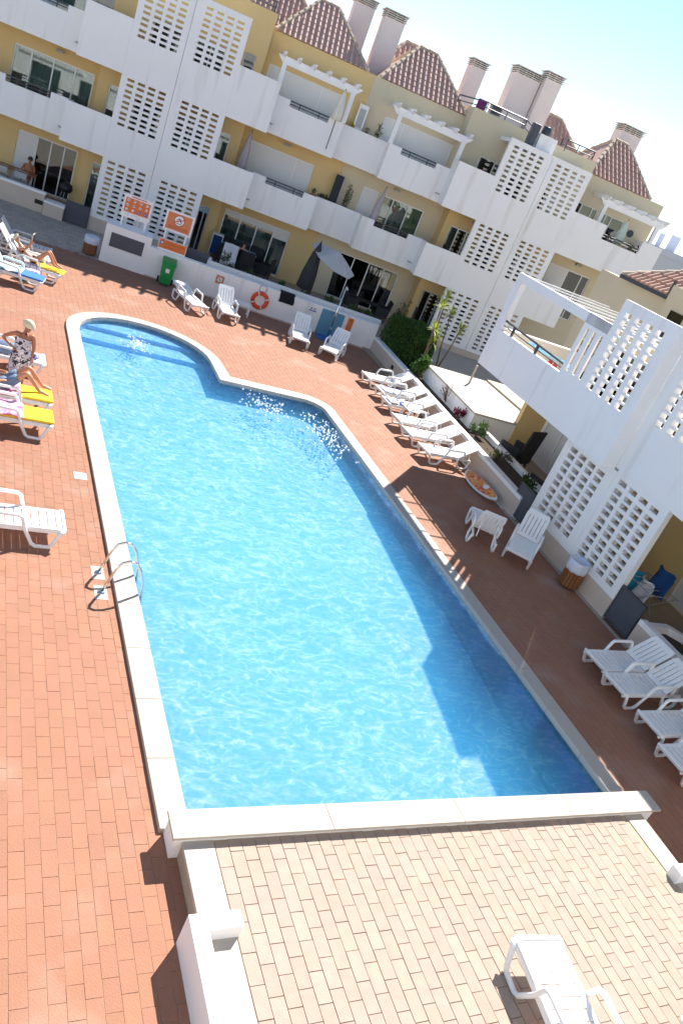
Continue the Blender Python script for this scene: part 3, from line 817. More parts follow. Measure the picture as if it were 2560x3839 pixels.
wall_open('wall', -9, 9.1, 0, 9.2, 2.1, .2, WIN, 'yellow')
wall_open('wall', 9.102, 23.46, 0, 9.2, 2.1, .2, WIN, 'beige')
wall_open('wall', -.9, 4.75, 0, 9.66, 1.3, .2, core, 'yellow')
wall_open('wall', 13.9, 18.9, 0, 5.80, 1.3, .2, coreR, 'yellow')
wall_open('wall', 13.2, 19.15, 5.81, 9.6, 1.3, .2, coreR, 'beige')
e = MB(); e.box(-.9, -.7, 1.502, 2.098, 0, 9.65); e.box(4.55, 4.75, 1.502, 5.0, 0, 9.65); part('wall', e, M['yellow'], bA)
e = MB(); e.box(13.9, 14.1, 1.502, 2.098, 0, 5.79); part('wall', e, M['yellow'], bA)
e = MB(); e.box(13.2, 13.4, 1.502, 4.5, 5.82, 9.6); e.box(18.95, 19.15, 1.502, 4.5, 5.82, 9.6); e.box(23.25, 23.46, 2.302, 7.5, 0, 9.19); part('wall', e, M['beige'], bA)
e = MB(); e.box(-.9, 4.55, 1.502, 5.0, 9.2, 9.45); e.box(13.4, 18.95, 1.502, 4.5, 9.15, 9.4); e.box(-9, 23.2, 2.302, 7.5, 8.9, 9.1); part('roof_deck', e, M['skirt'], bA)
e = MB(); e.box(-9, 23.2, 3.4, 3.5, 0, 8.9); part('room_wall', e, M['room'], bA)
pf = MB(); pf.box(-9, 23.4, -.02 if False else .15, 3.4, -.05, .3); part('patio_floor', pf, M['tilefloor'], bA)

def wavy(s0, s1, z0, z1, d, n=26, amp=.03):
    mb = MB(); ph = rnd.random()*6
    mb.grid(lambda u, v: (s0+(s1-s0)*u, d+amp*math.sin(ph+u*(s1-s0)*22)+.4*amp*math.sin(3+u*(s1-s0)*51), z0+(z1-z0)*v), n, 1)
    return mb
def window(parent, q, mp=None):
    s0, s1, z0, z1, d, panes = q[:6]; topb = len(q) > 6
    fw = .05; tot = sum(p[1] for p in panes); fr = MB()
    df = d+.05
    def bx(a0, a1, c0, c1, b0, b1, mb): mb.box(a0, a1, c0, c1, b0, b1)
    fr.box(s0, s1, df, df+.06, z1-fw, z1); fr.box(s0, s1, df, df+.06, z0, z0+fw)
    xs_ = [s0+fw*.2]; acc = 0
    for p in panes: acc += p[1]; xs_.append(s0+(s1-s0)*acc/tot)
    xs_[0] = s0
    for k, x_ in enumerate(xs_):
        a0 = x_-fw/2; a1 = x_+fw/2
        if k == 0: a0, a1 = s0, s0+fw
        if k == len(xs_)-1: a0, a1 = s1-fw, s1
        fr.box(a0, a1, df-.005, df+.065, z0+fw, z1-fw)
    dark = all(p[0] in ('dark',) for p in panes)
    f = part('window', fr, M['frame_grey' if dark else 'frame'], parent)
    for k, (kd, _) in enumerate(panes):
        a0, a1 = xs_[k]+fw/2, xs_[k+1]-fw/2
        if k == 0: a0 = s0+fw
        if k == len(panes)-1: a1 = s1-fw
        zt = z1-fw; zb = z0+fw
        if topb:
            b = MB(); b.box(a0, a1, df-.03, df+.05, zt-.2, zt); part('shutter_box', b, M['shutter'], f); zt -= .2
            if k == 3:
                b = MB(); b.box(a0, a1, df+.02, df+.04, zt-.22, zt); part('roller_shutter', b, M['shutter'], f); zt -= .22
        if kd == 'shutter':
            b = MB(); nsl = max(3, int((zt-zb)/.09))
            for i_ in range(nsl):
                za = zb+(zt-zb)*i_/nsl; zc = zb+(zt-zb)*(i_+1)/nsl
                b.box(a0, a1, df-.012, df+.02, za+.004, zc); b.box(a0, a1, df-.006, df+.015, za, za+.004)
            part('roller_shutter', b, M['shutter'], f); continue
        b = MB(); b.box(a0, a1, df+.03, df+.036, zb, zt)
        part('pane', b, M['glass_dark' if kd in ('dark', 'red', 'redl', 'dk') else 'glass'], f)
        cm = {'cur': 'curtain', 'curl': 'curtain_lt', 'dk': 'curtain_dk', 'red': 'curtain_red', 'redl': 'curtain_red', 'yel': 'blind_y'}.get(kd)
        if kd == 'yel':
            c = MB(); c.box(a0, a1, df+.2, df+.22, zb+(zt-zb)*.42, zt); part('blind', c, M[cm], f)
        elif cm:
            part('curtain', wavy(a0-.02, a1+.02, zb, zt, df+.3), M[cm], f)
for q in WIN+core+coreR: window(bA, q)

# tiled hip roofs
def roof_tile_mesh(w, l, name, m):
    mb = MB(); n = 5
    vs_ = []
    for j, (yy, sc, lift) in enumerate(((0, 1.0, .012), (l, .86, -.004))):
        for i_ in range(n+1):
            a = PI*i_/n
            vs_.append((-w/2*sc*math.cos(a), yy, w*.46*sc*math.sin(a)+lift))
    fs = [(i_, i_+1, n+1+i_+1, n+1+i_) for i_ in range(n)]
    fs.append(tuple(range(n, -1, -1)))
    mb.faces(vs_, fs)
    return mb.mesh(name, m, smooth=False)
RT = roof_tile_mesh(.125, .34, 'roof_tile', M['roof'])
RT2 = roof_tile_mesh(.15, .42, 'roof_tile', M['roof2'])
def ridge_line(mb, a, b, n):
    a = Vector(a); b = Vector(b); L = (b-a)/n
    for k in range(n):
        p = a+L*k; q = a+L*(k+1.08)
        mb.tube([p+Vector((0, 0, .015)), q], [.085, .068], 7)
def hip_roof(parent, s0, s1, d0, z0, r0, r1, dr, zr, d1, tiles=True, stuff=False, me=None, pitch=.212, row=.305, m='roof', name='roof'):
    """front eave s0..s1 at depth d0 height z0, ridge r0..r1 at dr,zr, back eave depth d1"""
    mb = MB()
    A, B, C_, D = (s0, d0, z0), (s1, d0, z0), (s1, d1, z0), (s0, d1, z0)
    E1, F1 = (r0, dr, zr), (r1, dr, zr)
    mb.poly([A, B, F1, E1]); mb.poly([B, C_, F1]); mb.poly([C_, D, E1, F1]); mb.poly([D, A, E1]); mb.poly([D, C_, B, A])
    rf = part(name, mb, M[m], parent)
    rd = MB(); n = max(4, int((Vector(A)-Vector(E1)).length/.36))
    ridge_line(rd, A, E1, n); ridge_line(rd, E1, F1, max(2, int((r1-r0)/.36))); ridge_line(rd, B, F1, n); 
    ridge_line(rd, D, E1, n); ridge_line(rd, C_, F1, n)
    part('ridge_tiles', rd, M['ridge'], rf)
    th = math.atan2(zr-z0, dr-d0); sl = math.hypot(zr-z0, dr-d0)
    st_ = MB()
    nc = int((s1-s0)/pitch)
    for c in range(nc):
        s = s0+(s1-s0)*(c+.5)/nc
        for r_ in range(int(sl/row)+1):
            v = r_*row-.05
            f = (v+row*.75)/sl
            if f > 1: continue
            if s < s0+(r0-s0)*f+.04 or s > s1-(s1-r1)*f-.04: continue
            p = Vector((s, d0+v*math.cos(th), z0+v*math.sin(th)+.012))
            if not stuff:
                o = link('roof_tile', me or RT, rf); o.location = p; o.rotation_euler = (th+rnd.uniform(-.02,.02), 0, rnd.uniform(-.02,.02))
            else:
                Mx = Matrix.Translation(p) @ Matrix.Rotation(th, 4, 'X')
                mm = me or RT
                st_.faces([Mx @ v_.co for v_ in mm.vertices], [tuple(pl.vertices) for pl in mm.polygons])
    if stuff and st_.v: part('roof_tile', st_, M[m], rf, kind='stuff')
    return rf
hip_roof(bA, 4.84, 8.72, 2.05, 9.22, 6.33, 7.1, 4.1, 10.98, 6.2)
hip_roof(bA, 9.3, 13.25, 2.05, 9.22, 10.8, 11.6, 4.1, 10.98, 6.2)
hip_roof(bA, 19.35, 22.65, 2.05, 9.22, 20.75, 21.5, 4.1, 10.98, 6.2)
hip_roof(bA, 3.3, 6.9, 5.4, 9.6, 4.8, 5.6, 7.0, 11.25, 8.6, stuff=True)
hip_roof(bA, 9.5, 12.9, 5.4, 9.6, 10.7, 11.4, 7.0, 11.25, 8.6, stuff=True)
hip_roof(bA, 16.9, 20.5, 5.2, 9.35, 18.3, 18.95, 6.7, 11.05, 8.3, stuff=True)

# chimneys
def chimney(s0, s1, d0, d1, z0, z1, m='pink'):
    mb = MB(); mb.box(s0, s1, d0, d1, z0, z1)
    c = part('chimney', mb, M[m], bA)
    lv = MB(); h = .075
    for k in range(4):
        o_ = .05 if k < 3 else .09
        lv.box(s0-o_, s1+o_, d0-o_, d1+o_, z1+.03+h*k, z1+.062+h*k)
    part('chimney_louvres', lv, M['louvre'], c)
    po = MB()
    nx = max(2, int((s1-s0)/.3))
    for k in range(nx+1):
        x_ = s0+.05+(s1-s0-.1)*k/nx
        po.box(x_-.03, x_+.03, d0+.02, d0+.08, z1+.001, z1+.3); po.box(x_-.03, x_+.03, d1-.08, d1-.02, z1+.001, z1+.3)
    po.box(s0+.14, s1-.14, d0+.14, d1-.14, z1+.001, z1+.27)
    part('chimney_pier', po, M['louvre'], c)
chimney(7.76, 8.63, 5.0, 5.9, 8.9, 11.6)
chimney(9.0, 9.88, 4.2, 5.1, 8.9, 11.48)
chimney(13.4, 14.1, 5.0, 5.75, 8.9, 11.32)
chimney(15.3, 16.5, 4.6, 5.5, 9.1, 11.76)
chimney(16.55, 17.32, 4.2, 5.0, 9.1, 12.0)
chimney(21.3, 22.35, 5.0, 5.9, 8.9, 11.56)

# roof terrace railings and kit
def rail3(pts, h, posts=True):
    mb = MB()
    mb.tube([(p[0], p[1], p[2]) for p in pts], .03, 6); mb.tube([(p[0], p[1], p[2]-h*.48) for p in pts], .022, 6)
    for a, b in zip(pts[:-1], pts[1:]):
        L = math.hypot(b[0]-a[0], b[1]-a[1]); n = max(1, round(L/1.0))
        for k in range(n+1):
            t = k/n; x_, y_, z_ = (a[i_]+(b[i_]-a[i_])*t for i_ in range(3)); mb.tube([(x_, y_, z_), (x_, y_, z_-h)], .022, 5)
    part('railing', mb, M['rail'], bA)
rail3([(12.7, 2.4, 9.86), (13.7, 1.4, 9.96), (15.5, 1.38, 9.96)], .42); rail3([(15.5, 1.38, 9.96), (15.5, .2, 9.7)], .55)
rail3([(17.1, .25, 9.86), (17.3, 1.35, 9.93), (18.9, 1.38, 9.96), (19.1, 2.2, 9.8)], .45); rail3([(2.2, 1.4, 10.02), (4.6, 1.4, 10.02), (4.65, 4.0, 10.02)], .4)
mb = MB(); mb.box(15.92, 16.72, .30, .95, 9.0, 9.66); part('roof_vent', mb, M['white'], bA)
mb = MB(); mb.box(14.735, 18.61, .14, 1.3, 8.9, 9.05); part('roof_deck', mb, M['white'], bA)

# white timber pergolas
def pergola(s0, s1, pa, pb, d, zb, z0, z1=.27, slats=6, depth=1.2):
    pg = MB()
    prof = [(s0, zb+z1), (s1, zb+z1), (s1-.02, zb+z1-.05), (s1-.26, zb), (s0+.26, zb), (s0+.02, zb+z1-.05)]
    lo = [(p[0], d-.05, p[1]) for p in prof]; hi = [(p[0], d+.05, p[1]) for p in prof]; n = len(prof)
    pg.faces(lo+hi, [tuple(range(n)), tuple(range(2*n-1, n-1, -1))]+[(i_, n+i_, n+(i_+1)%n, (i_+1)%n) for i_ in range(n)])
    P_ = part('pergola', pg, M['white2'], bA)
    for x_ in (pa, pb):
        b = MB(); b.box(x_-.085, x_+.085, d-.085, d+.085, z0, zb+.1); part('post', b, M['white2'], P_)
    for k in range(slats):
        x_ = s0+.22+(s1-s0-.44)*k/(slats-1)
        b = MB(); pr = [(d-.42, zb+z1+.13), (d+depth, zb+z1+.13), (d+depth, zb+z1-.06), (d-.2, zb+z1-.06), (d-.42, zb+z1+.07)]
        lo = [(x_-.045, q[0], q[1]) for q in pr]; hi = [(x_+.045, q[0], q[1]) for q in pr]; n = 5
        b.faces(lo+hi, [tuple(range(n-1, -1, -1)), tuple(range(n, 2*n))]+[(i_, (i_+1)%n, n+(i_+1)%n, n+i_) for i_ in range(n)])
        part('slat', b, M['white2'], P_)
pergola(5.16, 8.62, 5.48, 8.30, .9, 8.20, 7.13); pergola(9.93, 13.54, 10.35, 13.2, .9, 8.20, 7.13); pergola(19.85, 23.4, 20.22, 22.98, .9, 8.22, 7.0)
# ceiling lamps and boxes on the soffit wall
for s, z_, d in ((-2.5, 5.5, 2.05), (6.6, 5.5, 2.05), (11.6, 5.5, 2.05), (15.2, 5.5, 1.25), (20.9, 5.5, 2.05), (16.0, 9.3, 1.25)):
    b = MB(); b.box(s-.14, s+.14, d-.12, d+.04, z_, z_+.09); part('wall_lamp', b, M['greymetal'], bA)
b = MB(); b.lathe([(.16, -.02), (.16, .02)], 16); o = part('porthole', b, M['darkmetal'], bA); o.location = (22.55, 2.08, 7.62); o.rotation_euler = (PI/2, 0, 0)

# ------------------------------------------------------------------ right wing (local x away from camera along the wing, local y towards the pool)
BB = R(90-2.60736)
OB = Vector((13.45, 10.4, 0))
bB = thing('apartment_wing', 'white apartment wing along the right side of the pool with pierced screens', 'building', OB, BB)
BMAP = lambda a, t, b: (a, -t, b)      # thickness runs into the building
def bscr(name, a0, a1, b0, b1, holes, y, th=.2, m='white'):
    mb = MB(); mb.perf(a0, a1, b0, b1, 0, th, holes, lambda a, t, b: (a, y-t, b)); return part(name, mb, M[m], bB)
def cols(first, w, pitch): return [(first+k*pitch, first+k*pitch+w) for k in range(4)]
def bh(first, w, pitch, zs, h): return [(c0, c1, z_-h, z_) for c0, c1 in cols(first, w, pitch) for z_ in zs]
rLL = rows_from(2.52, 10, False, .375, .175)
bscr('screen_wall', 1.62, 3.58, 0, 2.74, bh(1.925, .27, .377, rLL, .115), 0, .15)
bscr('screen_wall', -.16, 1.615, 0, 2.80, bh(.06, .262, .372, rows_from(2.66, 11, True, .372, .172), .115), 0, .15)
b = MB(); b.box(-.17, 3.59, 0, .014, 0, .49); part('plinth', b, M['skirt'], bB)
# bay: tall pierced screen, slotted pier, low parapet, post and beam
rU = rows_from(5.80, 10, False, .385, .185)
slots = [(3.74, 3.86, 4.0, 5.08), (4.02, 4.14, 4.0, 5.08), (4.30, 4.42, 4.0, 5.08)]
bscr('screen_wall', 1.75, 3.66, 2.73, 6.05, bh(2.08, .235, .382, rU, .145), .4, .13)
bscr('bay_wall', 3.662, 4.58, 2.73, 5.42, slots, .4, .05)
for (x0, x1, _, _) in slots:
    pass
bscr('bay_wall', 4.582, 7.72, 2.73, 3.85, [], .4, .16)
b = MB(); b.box(3.66, 8.05, .26, .40, 5.18, 5.42); part('pergola_beam', b, M['white2'], bB)
b = MB(); b.box(7.72, 8.05, .24, .40, 2.73, 5.18); part('bay_post', b, M['white2'], bB)
b = MB(); b.box(1.752, 1.95, 0, .268, 2.74, 6.045); part('bay_return', b, M['white'], bB)
b = MB(); b.box(1.955, 8.0, -3.6, .238, 2.735, 2.98); part('floor_slab', b, M['yellow'], bB)
b = MB(); b.box(7.73, 7.93, -3.4, .235, 2.985, 3.92); b.box(4.0, 7.7, -3.4, -3.2, 2.985, 3.95); part('balcony_parapet', b, M['white'], bB)
mb = MB(); mb.perf(2.6, 5.4, 2.985, 5.1, 1.2, 1.35, [(3.2, 5.2, 2.99, 4.85)], BMAP); part('wall', mb, M['beige'], bB)  # glazed roof room, added so the upper screen holes look dark
fr = MB()
for x_ in (3.2, 4.17, 5.14): fr.box(x_, x_+.06, -1.30, -1.24, 2.99, 4.85)
f = part('window', fr, M['frame'], bB)
for x_ in (3.26, 4.23):
    b = MB(); b.box(x_, x_+.91, -1.28, -1.27, 2.99, 4.85); part('pane', b, M['glass_dark'], f)
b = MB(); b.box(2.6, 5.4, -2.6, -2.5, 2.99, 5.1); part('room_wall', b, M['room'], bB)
b = MB(); b.box(2.55, 5.45, -2.6, -1.15, 5.102, 5.2); part('roof_deck', b, M['beige'], bB)
b = MB(); b.box(5.25, 5.4, -2.5, -1.352, 2.99, 5.1); part('wall', b, M['beige'], bB)
for k in range(6):
    x_ = 4.0+k*.75
    b = MB(); b.box(x_-.02, x_+.02, -2.7, .258, 5.385, 5.42); part('slat', b, M['white2'], bB)
mb = MB(); mb.tube([(4.58, .32, 4.06), (7.72, .32, 4.12)], .03, 6); mb.box(5.9, 5.95, .28, .34, 3.85, 4.1); mb.box(7.2, 7.25, .28, .34, 3.85, 4.1); mb.tube([(4.58, .32, 3.95), (7.72, .32, 3.98)], .015, 6)
part('railing', mb, M['rail'], bB)
# wing towards the camera
bscr('screen_wall', -.45, 1.748, 2.802, 6.05, bh(.0, .235, .39, rows_from(5.9, 10, False, .385, .185), .145), 0)
bscr('wall', -3.6, -.452, 2.802, 4.72, [], 0)
b = MB(); b.box(-3.6, -.452, -.14, 0, 5.18, 5.42); part('pergola_beam', b, M['white2'], bB)
for k in range(7):
    x_ = -3.3+k*.48
    b = MB(); b.box(x_-.03, x_+.03, -2.7, -.142, 5.385, 5.42); part('slat', b, M['white2'], bB)
bscr('wall', -9.0, -3.602, 2.802, 6.0, [], 0)
b = MB(); b.box(-9, 1.74, -3.4, -.205, 2.80, 3.0); part('floor_slab', b, M['yellow'], bB)
# ground floor back wall and windows
bw_ = [(-3.9, .85, .12, 2.4), (6.9, 8.6, .1, 2.35)]
mb = MB(); mb.perf(-9, 3.6, 0, 2.73, 2.85, 3.05, bw_[:1], BMAP); part('wall', mb, M['yellow'], bB)
mb = MB(); mb.perf(3.6, 8.72, 0, 2.73, 3.4, 3.6, bw_[1:], BMAP); part('wall', mb, M['white'], bB)
b = MB(); b.box(8.72, 8.9, -3.4, -2.42, 0, 2.73); part('wall', b, M['yellow'], bB)
b = MB(); b.box(8.91, 12.9, -5.2, -3.52, 0, 1.13); part('wall', b, M['beige'], bB)
for (a0, a1, z0_, z1_) in bw_:
    fr = MB(); n = 4 if a0 < 0 else 2
    yb = -.65 if a0 < 0 else -1.2
    for k in range(n+1):
        x_ = a0+(a1-a0)*k/n; fr.box(max(a0, x_-.035), min(a1, x_+.035), yb-2.30, yb-2.2, z0_, z1_)
    fr.box(a0, a1, yb-2.295, yb-2.205, z1_-.06, z1_); fr.box(a0, a1, yb-2.295, yb-2.205, z0_, z0_+.06)
    f = part('window', fr, M['frame'], bB)
    for k in range(n):
        c0, c1 = a0+(a1-a0)*k/n+.036, a0+(a1-a0)*(k+1)/n-.036
        if a0 > 0 or k == n-1:
            b = MB(); b.box(c0, c1, yb-2.26, yb-2.24, z0_+.06, z1_-.06); part('roller_shutter', b, M['shutter'], f)
        else:
            b = MB(); b.box(c0, c1, yb-2.26, yb-2.25, z0_+.06, z1_-.06); part('pane', b, M['glass'], f)
            part('curtain', (lambda q: (q.grid(lambda u, v: (c0+(c1-c0)*u, -3.12+.03*math.sin(u*24), z0_+(z1_-z0_)*v), 24, 1), q)[1])(MB()), M['curtain_lt' if k > 1 else 'curtain_dk'], f)
b = MB(); b.box(-9, 3.5, -3.4, -3.3, 0, 2.7); part('room_wall', b, M['room'], bB)
b = MB(); b.box(-9, 8.7, -3.39, -.21, -.05, .1); part('patio_floor', b, M['tilefloor'], bB)
b = MB(); b.box(3.6, 3.8, -2.2, -.21, .1, 2.72); part('wall', b, M['white'], bB)

# camera-side block across the pool: it faces the sun and is what the windows mirror
bC = thing('apartment_block', 'sunlit white apartment block on the near side of the pool', 'building', (0, -1.6, 0))
mb = MB()
hs = []
for lv in range(4):
    for k in range(9): hs.append((-16+k*4.2, -13.4+k*4.2, .3+2.95*lv, 2.4+2.95*lv))
mb.perf(-18, 22, -1, 11.5, 0, .3, hs, lambda a, t, b: (a, -1.6-t, b)); part('wall', mb, M['white'], bC)
for lv in (1, 2, 3):
    for k in range(5):
        if lv == 2 and k == 2: continue
        b = MB(); b.box(-17+k*8, -11.5+k*8, -1.6, -1.45, 2.79+2.95*(lv-1), 4.2+2.95*(lv-1)); part('balcony_parapet', b, M['white'], bC)
b = MB(); b.box(-18, 22, -2.6, -2.5, -1, 11); part('room_wall', b, M['curtain_dk'], bC)

# neighbouring house with a red tiled roof, behind the wing
nh = thing('house', 'sand coloured house with a red tiled roof and dark gutter behind the white wing', 'house', OB, BB)
mb = MB(); mb.box(4.0, 10.74, -7.5, -4.2, 0, 6.17); part('wall', mb, M['beige'], nh)
mb = MB(); mb.box(4.0, 7.17, -4.19, -3.9, 0, 6.62); part('wall', mb, M['beige'], nh)
gt = MB(); gt.box(7.17, 9.62, -4.18, -4.03, 6.175, 6.29); part('gutter', gt, M['darkmetal'], nh)
def roofB(parent):
    # eave runs along local x at y=-4.05, rising away (-y)
    A = Vector((9.62, -4.08, 6.28)); B = Vector((5.6, -4.08, 6.28)); rid = 7.85; yr = -6.6
    E1 = Vector((7.3, yr, rid)); F1 = Vector((5.6, yr, rid))
    mb = MB(); mb.poly([A, E1, F1, B]); mb.poly([A, Vector((9.62, -9.1, 6.28)), E1]); mb.poly([E1, Vector((9.62, -9.1, 6.28)), Vector((5.6, -9.1, 6.28)), F1])
    rf = part('roof', mb, M['roof2'], parent)
    rd = MB(); ridge_line(rd, A, E1, 9); ridge_line(rd, E1, F1, 5); part('ridge_tiles', rd, M['ridge'], rf)
    th = math.atan2(rid-6.28, 4.08-(-yr)*1.0) if False else math.atan2(rid-6.28, -yr-4.08)
    sl = math.hypot(rid-6.28, -yr-4.08)
    for c in range(18):
        x_ = 9.5-c*.222
        for r_ in range(8):
            v = r_*.385-.04; f = (v+.25)/sl
            if f > 1 or x_ > 9.62-(9.62-7.3)*f-.05: continue
            o = link('roof_tile', RT2, rf); o.location = (x_, -4.08-v*math.cos(th), 6.28+v*math.sin(th)+.015)
            o.rotation_euler = (th, 0, PI)
    return rf
roofB(nh)
wp = MB(); wp.box(6.2, 6.75, -3.898, -3.86, 5.2, 6.0); part('window', wp, M['glass_dark'], nh)
pl = MB(); pl.tube([(7.28, -4.0, 6.3), (7.28, -4.0, 6.75)], .05, 8); part('downpipe', pl, M['darkmetal'], nh)

# distant white buildings beyond
def far_block(loc, rz, w_, d_, h_, label, parts):
    t = thing('house', label, 'house', loc, rz)
    b = MB(); b.box(-w_/2, w_/2, -d_/2, d_/2, 0, h_); part('wall', b, M[parts.get('m', 'far_white')], t)
    b = MB(); b.box(-w_/2-.1, w_/2+.1, -d_/2-.1, d_/2+.1, h_, h_+.25); part('parapet', b, M['far_grey'], t)
    for k in range(parts.get('win', 3)):
        x_ = -w_/2+w_*(k+.5)/parts.get('win', 3)
        b = MB(); b.box(x_-.4, x_+.4, -d_/2-.05, -d_/2, h_-2, h_-.9); part('window', b, M['curtain_dk'], t)
    if parts.get('ch'):
        b = MB(); b.box(w_*.25-.2, w_*.25+.2, -.3, .3, h_+.25, h_+1.3); part('chimney', b, M['far_white'], t); b = MB(); b.box(-w_*.2-.4, -w_*.2+.4, -.4, .4, h_+.25, h_+1.7); part('chimney', b, M['far_white'], t)
    if parts.get('red'):
        b = MB(); b.faces([(-w_*.3,-.8,h_+.25),(w_*.1,-.8,h_+.25),(w_*.1,.8,h_+.25),(-w_*.3,.8,h_+.25),(-w_*.1,0,h_+1.0)], [(0,1,4),(1,2,4),(2,3,4),(3,0,4)]); part('roof', b, M['roof2'], t)
    if parts.get('mast'):
        b = MB()
        b.tube([(w_*.1,0,h_+.25),(w_*.1,0,h_+3)], .05, 5); b.tube([(w_*.1-.8,0,h_+2.7),(w_*.1+.8,0,h_+2.7)], .03, 5); b.tube([(w_*.1-.6,0,h_+2.2),(w_*.1+.6,0,h_+2.2)], .03, 5); part('antenna', b, M['greymetal'], t)
def farpt(nx, ny, dist, z=None):
    d = fwd+rt*((nx-1280)/2931.66)-up*((ny-1919.5)/2931.66); t = dist/math.hypot(d.x, d.y); return Vector((d.x*t, d.y*t, 7+d.z*t))
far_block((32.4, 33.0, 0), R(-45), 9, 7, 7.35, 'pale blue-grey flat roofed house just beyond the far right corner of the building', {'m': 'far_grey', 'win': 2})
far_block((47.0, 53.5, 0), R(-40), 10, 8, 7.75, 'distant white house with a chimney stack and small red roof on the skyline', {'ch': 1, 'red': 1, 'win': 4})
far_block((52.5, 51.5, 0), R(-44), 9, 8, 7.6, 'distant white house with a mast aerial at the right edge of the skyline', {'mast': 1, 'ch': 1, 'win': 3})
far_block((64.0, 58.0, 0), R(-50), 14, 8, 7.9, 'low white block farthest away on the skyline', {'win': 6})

# ------------------------------------------------------------------ white wall at the far end of the deck (local x along wall, y away)
WW = R(-11.256)
W0 = Vector((4.32, 28.93, 0))
def Wp(s, d, z):
    return W0+Vector((s*math.cos(WW)-d*math.sin(WW), s*math.sin(WW)+d*math.cos(WW), z))
pw = thing('pool_wall', 'low white wall closing the far end of the deck with a raised box at its left', 'wall', W0, WW)
b = MB(); b.prism([(1.58, 0), (10.46, 0), (10.46, .3), (1.58, .3)], -.05, 1.04); part('wall', b, M['white'], pw)
b = MB(); b.box(0, 1.578, 0, 1.0, -.05, 1.32); part('box', b, M['white'], pw)
b = MB(); b.box(.22, 1.36, -.022, 0, .60, 1.08); part('panel', b, M['grey_panel'], pw)
b = MB(); b.box(1.6, 10.46, -.012, 0, 0, .05); part('drain_strip', b, M['skirt'], pw)
pw2 = thing('planter_wall', 'second white wall behind the far pool wall holding back the patio planting', 'wall', W0, WW)
b = MB(); b.box(3.64, 10.7, .75, .92, 0, 1.1); b.box(3.64, 10.7, 1.55, 1.66, 0, .95); b.box(3.64, 3.8, .921, 1.549, 0, 1.09); part('wall', b, M['white'], pw2)
b = MB(); b.box(3.8, 10.7, .921, 1.549, 0, .88); part('soil', b, M['soil'], pw2)
b = MB(); b.box(1.6, 10.7, .301, .749, 0, .5); part('path_strip', b, M['joint2'], pw2)
gt_ = thing('gate', 'dark grey boarded gate behind the far pool wall beside the lower orange sign', 'gate', Wp(2.72, .95, 0), WW)
b = MB(); b.box(0, .9, 0, .04, .12, 1.28); part('panel', b, M['grey_panel'], gt_)
b = MB(); b.box(-.05, .0, -.01, .05, 0, 1.32); b.box(.9, .95, -.01, .05, 0, 1.32); part('gate_frame', b, M['darkmetal'], gt_)

def W_thing(name, label, cat, s, d, z, group=None): return thing(name, label, cat, Wp(s, d, z), WW, group)
# sign with twelve round pictograms
sg = W_thing('rules_sign', 'orange sign board of twelve round pictograms standing on the white box', 'sign', .82, .45, 1.32)
b = MB(); b.box(-.49, .49, 0, .03, .32, 1.09); part('board', b, M['white2'], sg)
b = MB(); b.box(-.42, .425, -.004, 0, .50, .98); part('orange_print', b, M['orange'], sg)
for x_ in (-.40, .40):
    b = MB(); b.box(x_-.035, x_+.035, .031, .07, 0, 1.05); part('post', b, M['white2'], sg)
def disc(mb, x_, z_, r, y, n=18, inner=0):
    if inner:
        for k in range(n):
            a, c = 2*PI*k/n, 2*PI*(k+1)/n
            mb.poly([(x_+inner*math.cos(a), y, z_+inner*math.sin(a)), (x_+inner*math.cos(c), y, z_+inner*math.sin(c)), (x_+r*math.cos(c), y, z_+r*math.sin(c)), (x_+r*math.cos(a), y, z_+r*math.sin(a))])
    else: mb.poly([(x_+r*math.cos(-2*PI*k/n), y, z_+r*math.sin(-2*PI*k/n)) for k in range(n)])
for j in range(3):
    for i_ in range(4):
        cx_, cz_ = -.33+i_*.215, .90-j*.155
        b = MB(); disc(b, cx_, cz_, .058, -.006)
        blue = j == 2 and i_ >= 2
        pd = part('pictogram', b, M['inkblue' if blue else 'white2'], sg)
        b = MB()
        if not blue:
            disc(b, cx_, cz_, .056, -.008, inner=.045)
            part('pictogram_ring', b, M['inkred'], pd)
        b = MB(); r_ = random.Random(j*4+i_)
        for k in range(3):
            xx, zz = cx_+r_.uniform(-.02, .02), cz_+r_.uniform(-.02, .02); disc(b, xx, zz, r_.uniform(.008, .018), -.010, 7)
        part('pictogram_figure', b, M['white2' if blue else 'ink'], pd)
b = MB()
r_ = random.Random(5); x_ = -.24
while x_ < .26:
    l_ = r_.uniform(.02, .07)
    b.box(x_, x_+l_, -.005, 0, 1.02, 1.055); x_ += l_+.012
part('heading', b, M['inkred'], sg, kind='stuff')
b = MB()
for z_ in (.44, .40, .36):
    x_ = -.4
    while x_ < .38:
        l_ = r_.uniform(.02, .06)
        if r_.random() < .35: b.box(x_, x_+l_, -.003, 0, z_, z_+.012)
        x_ += l_+.012
part('small_print', b, M['greymetal'], sg, kind='stuff')
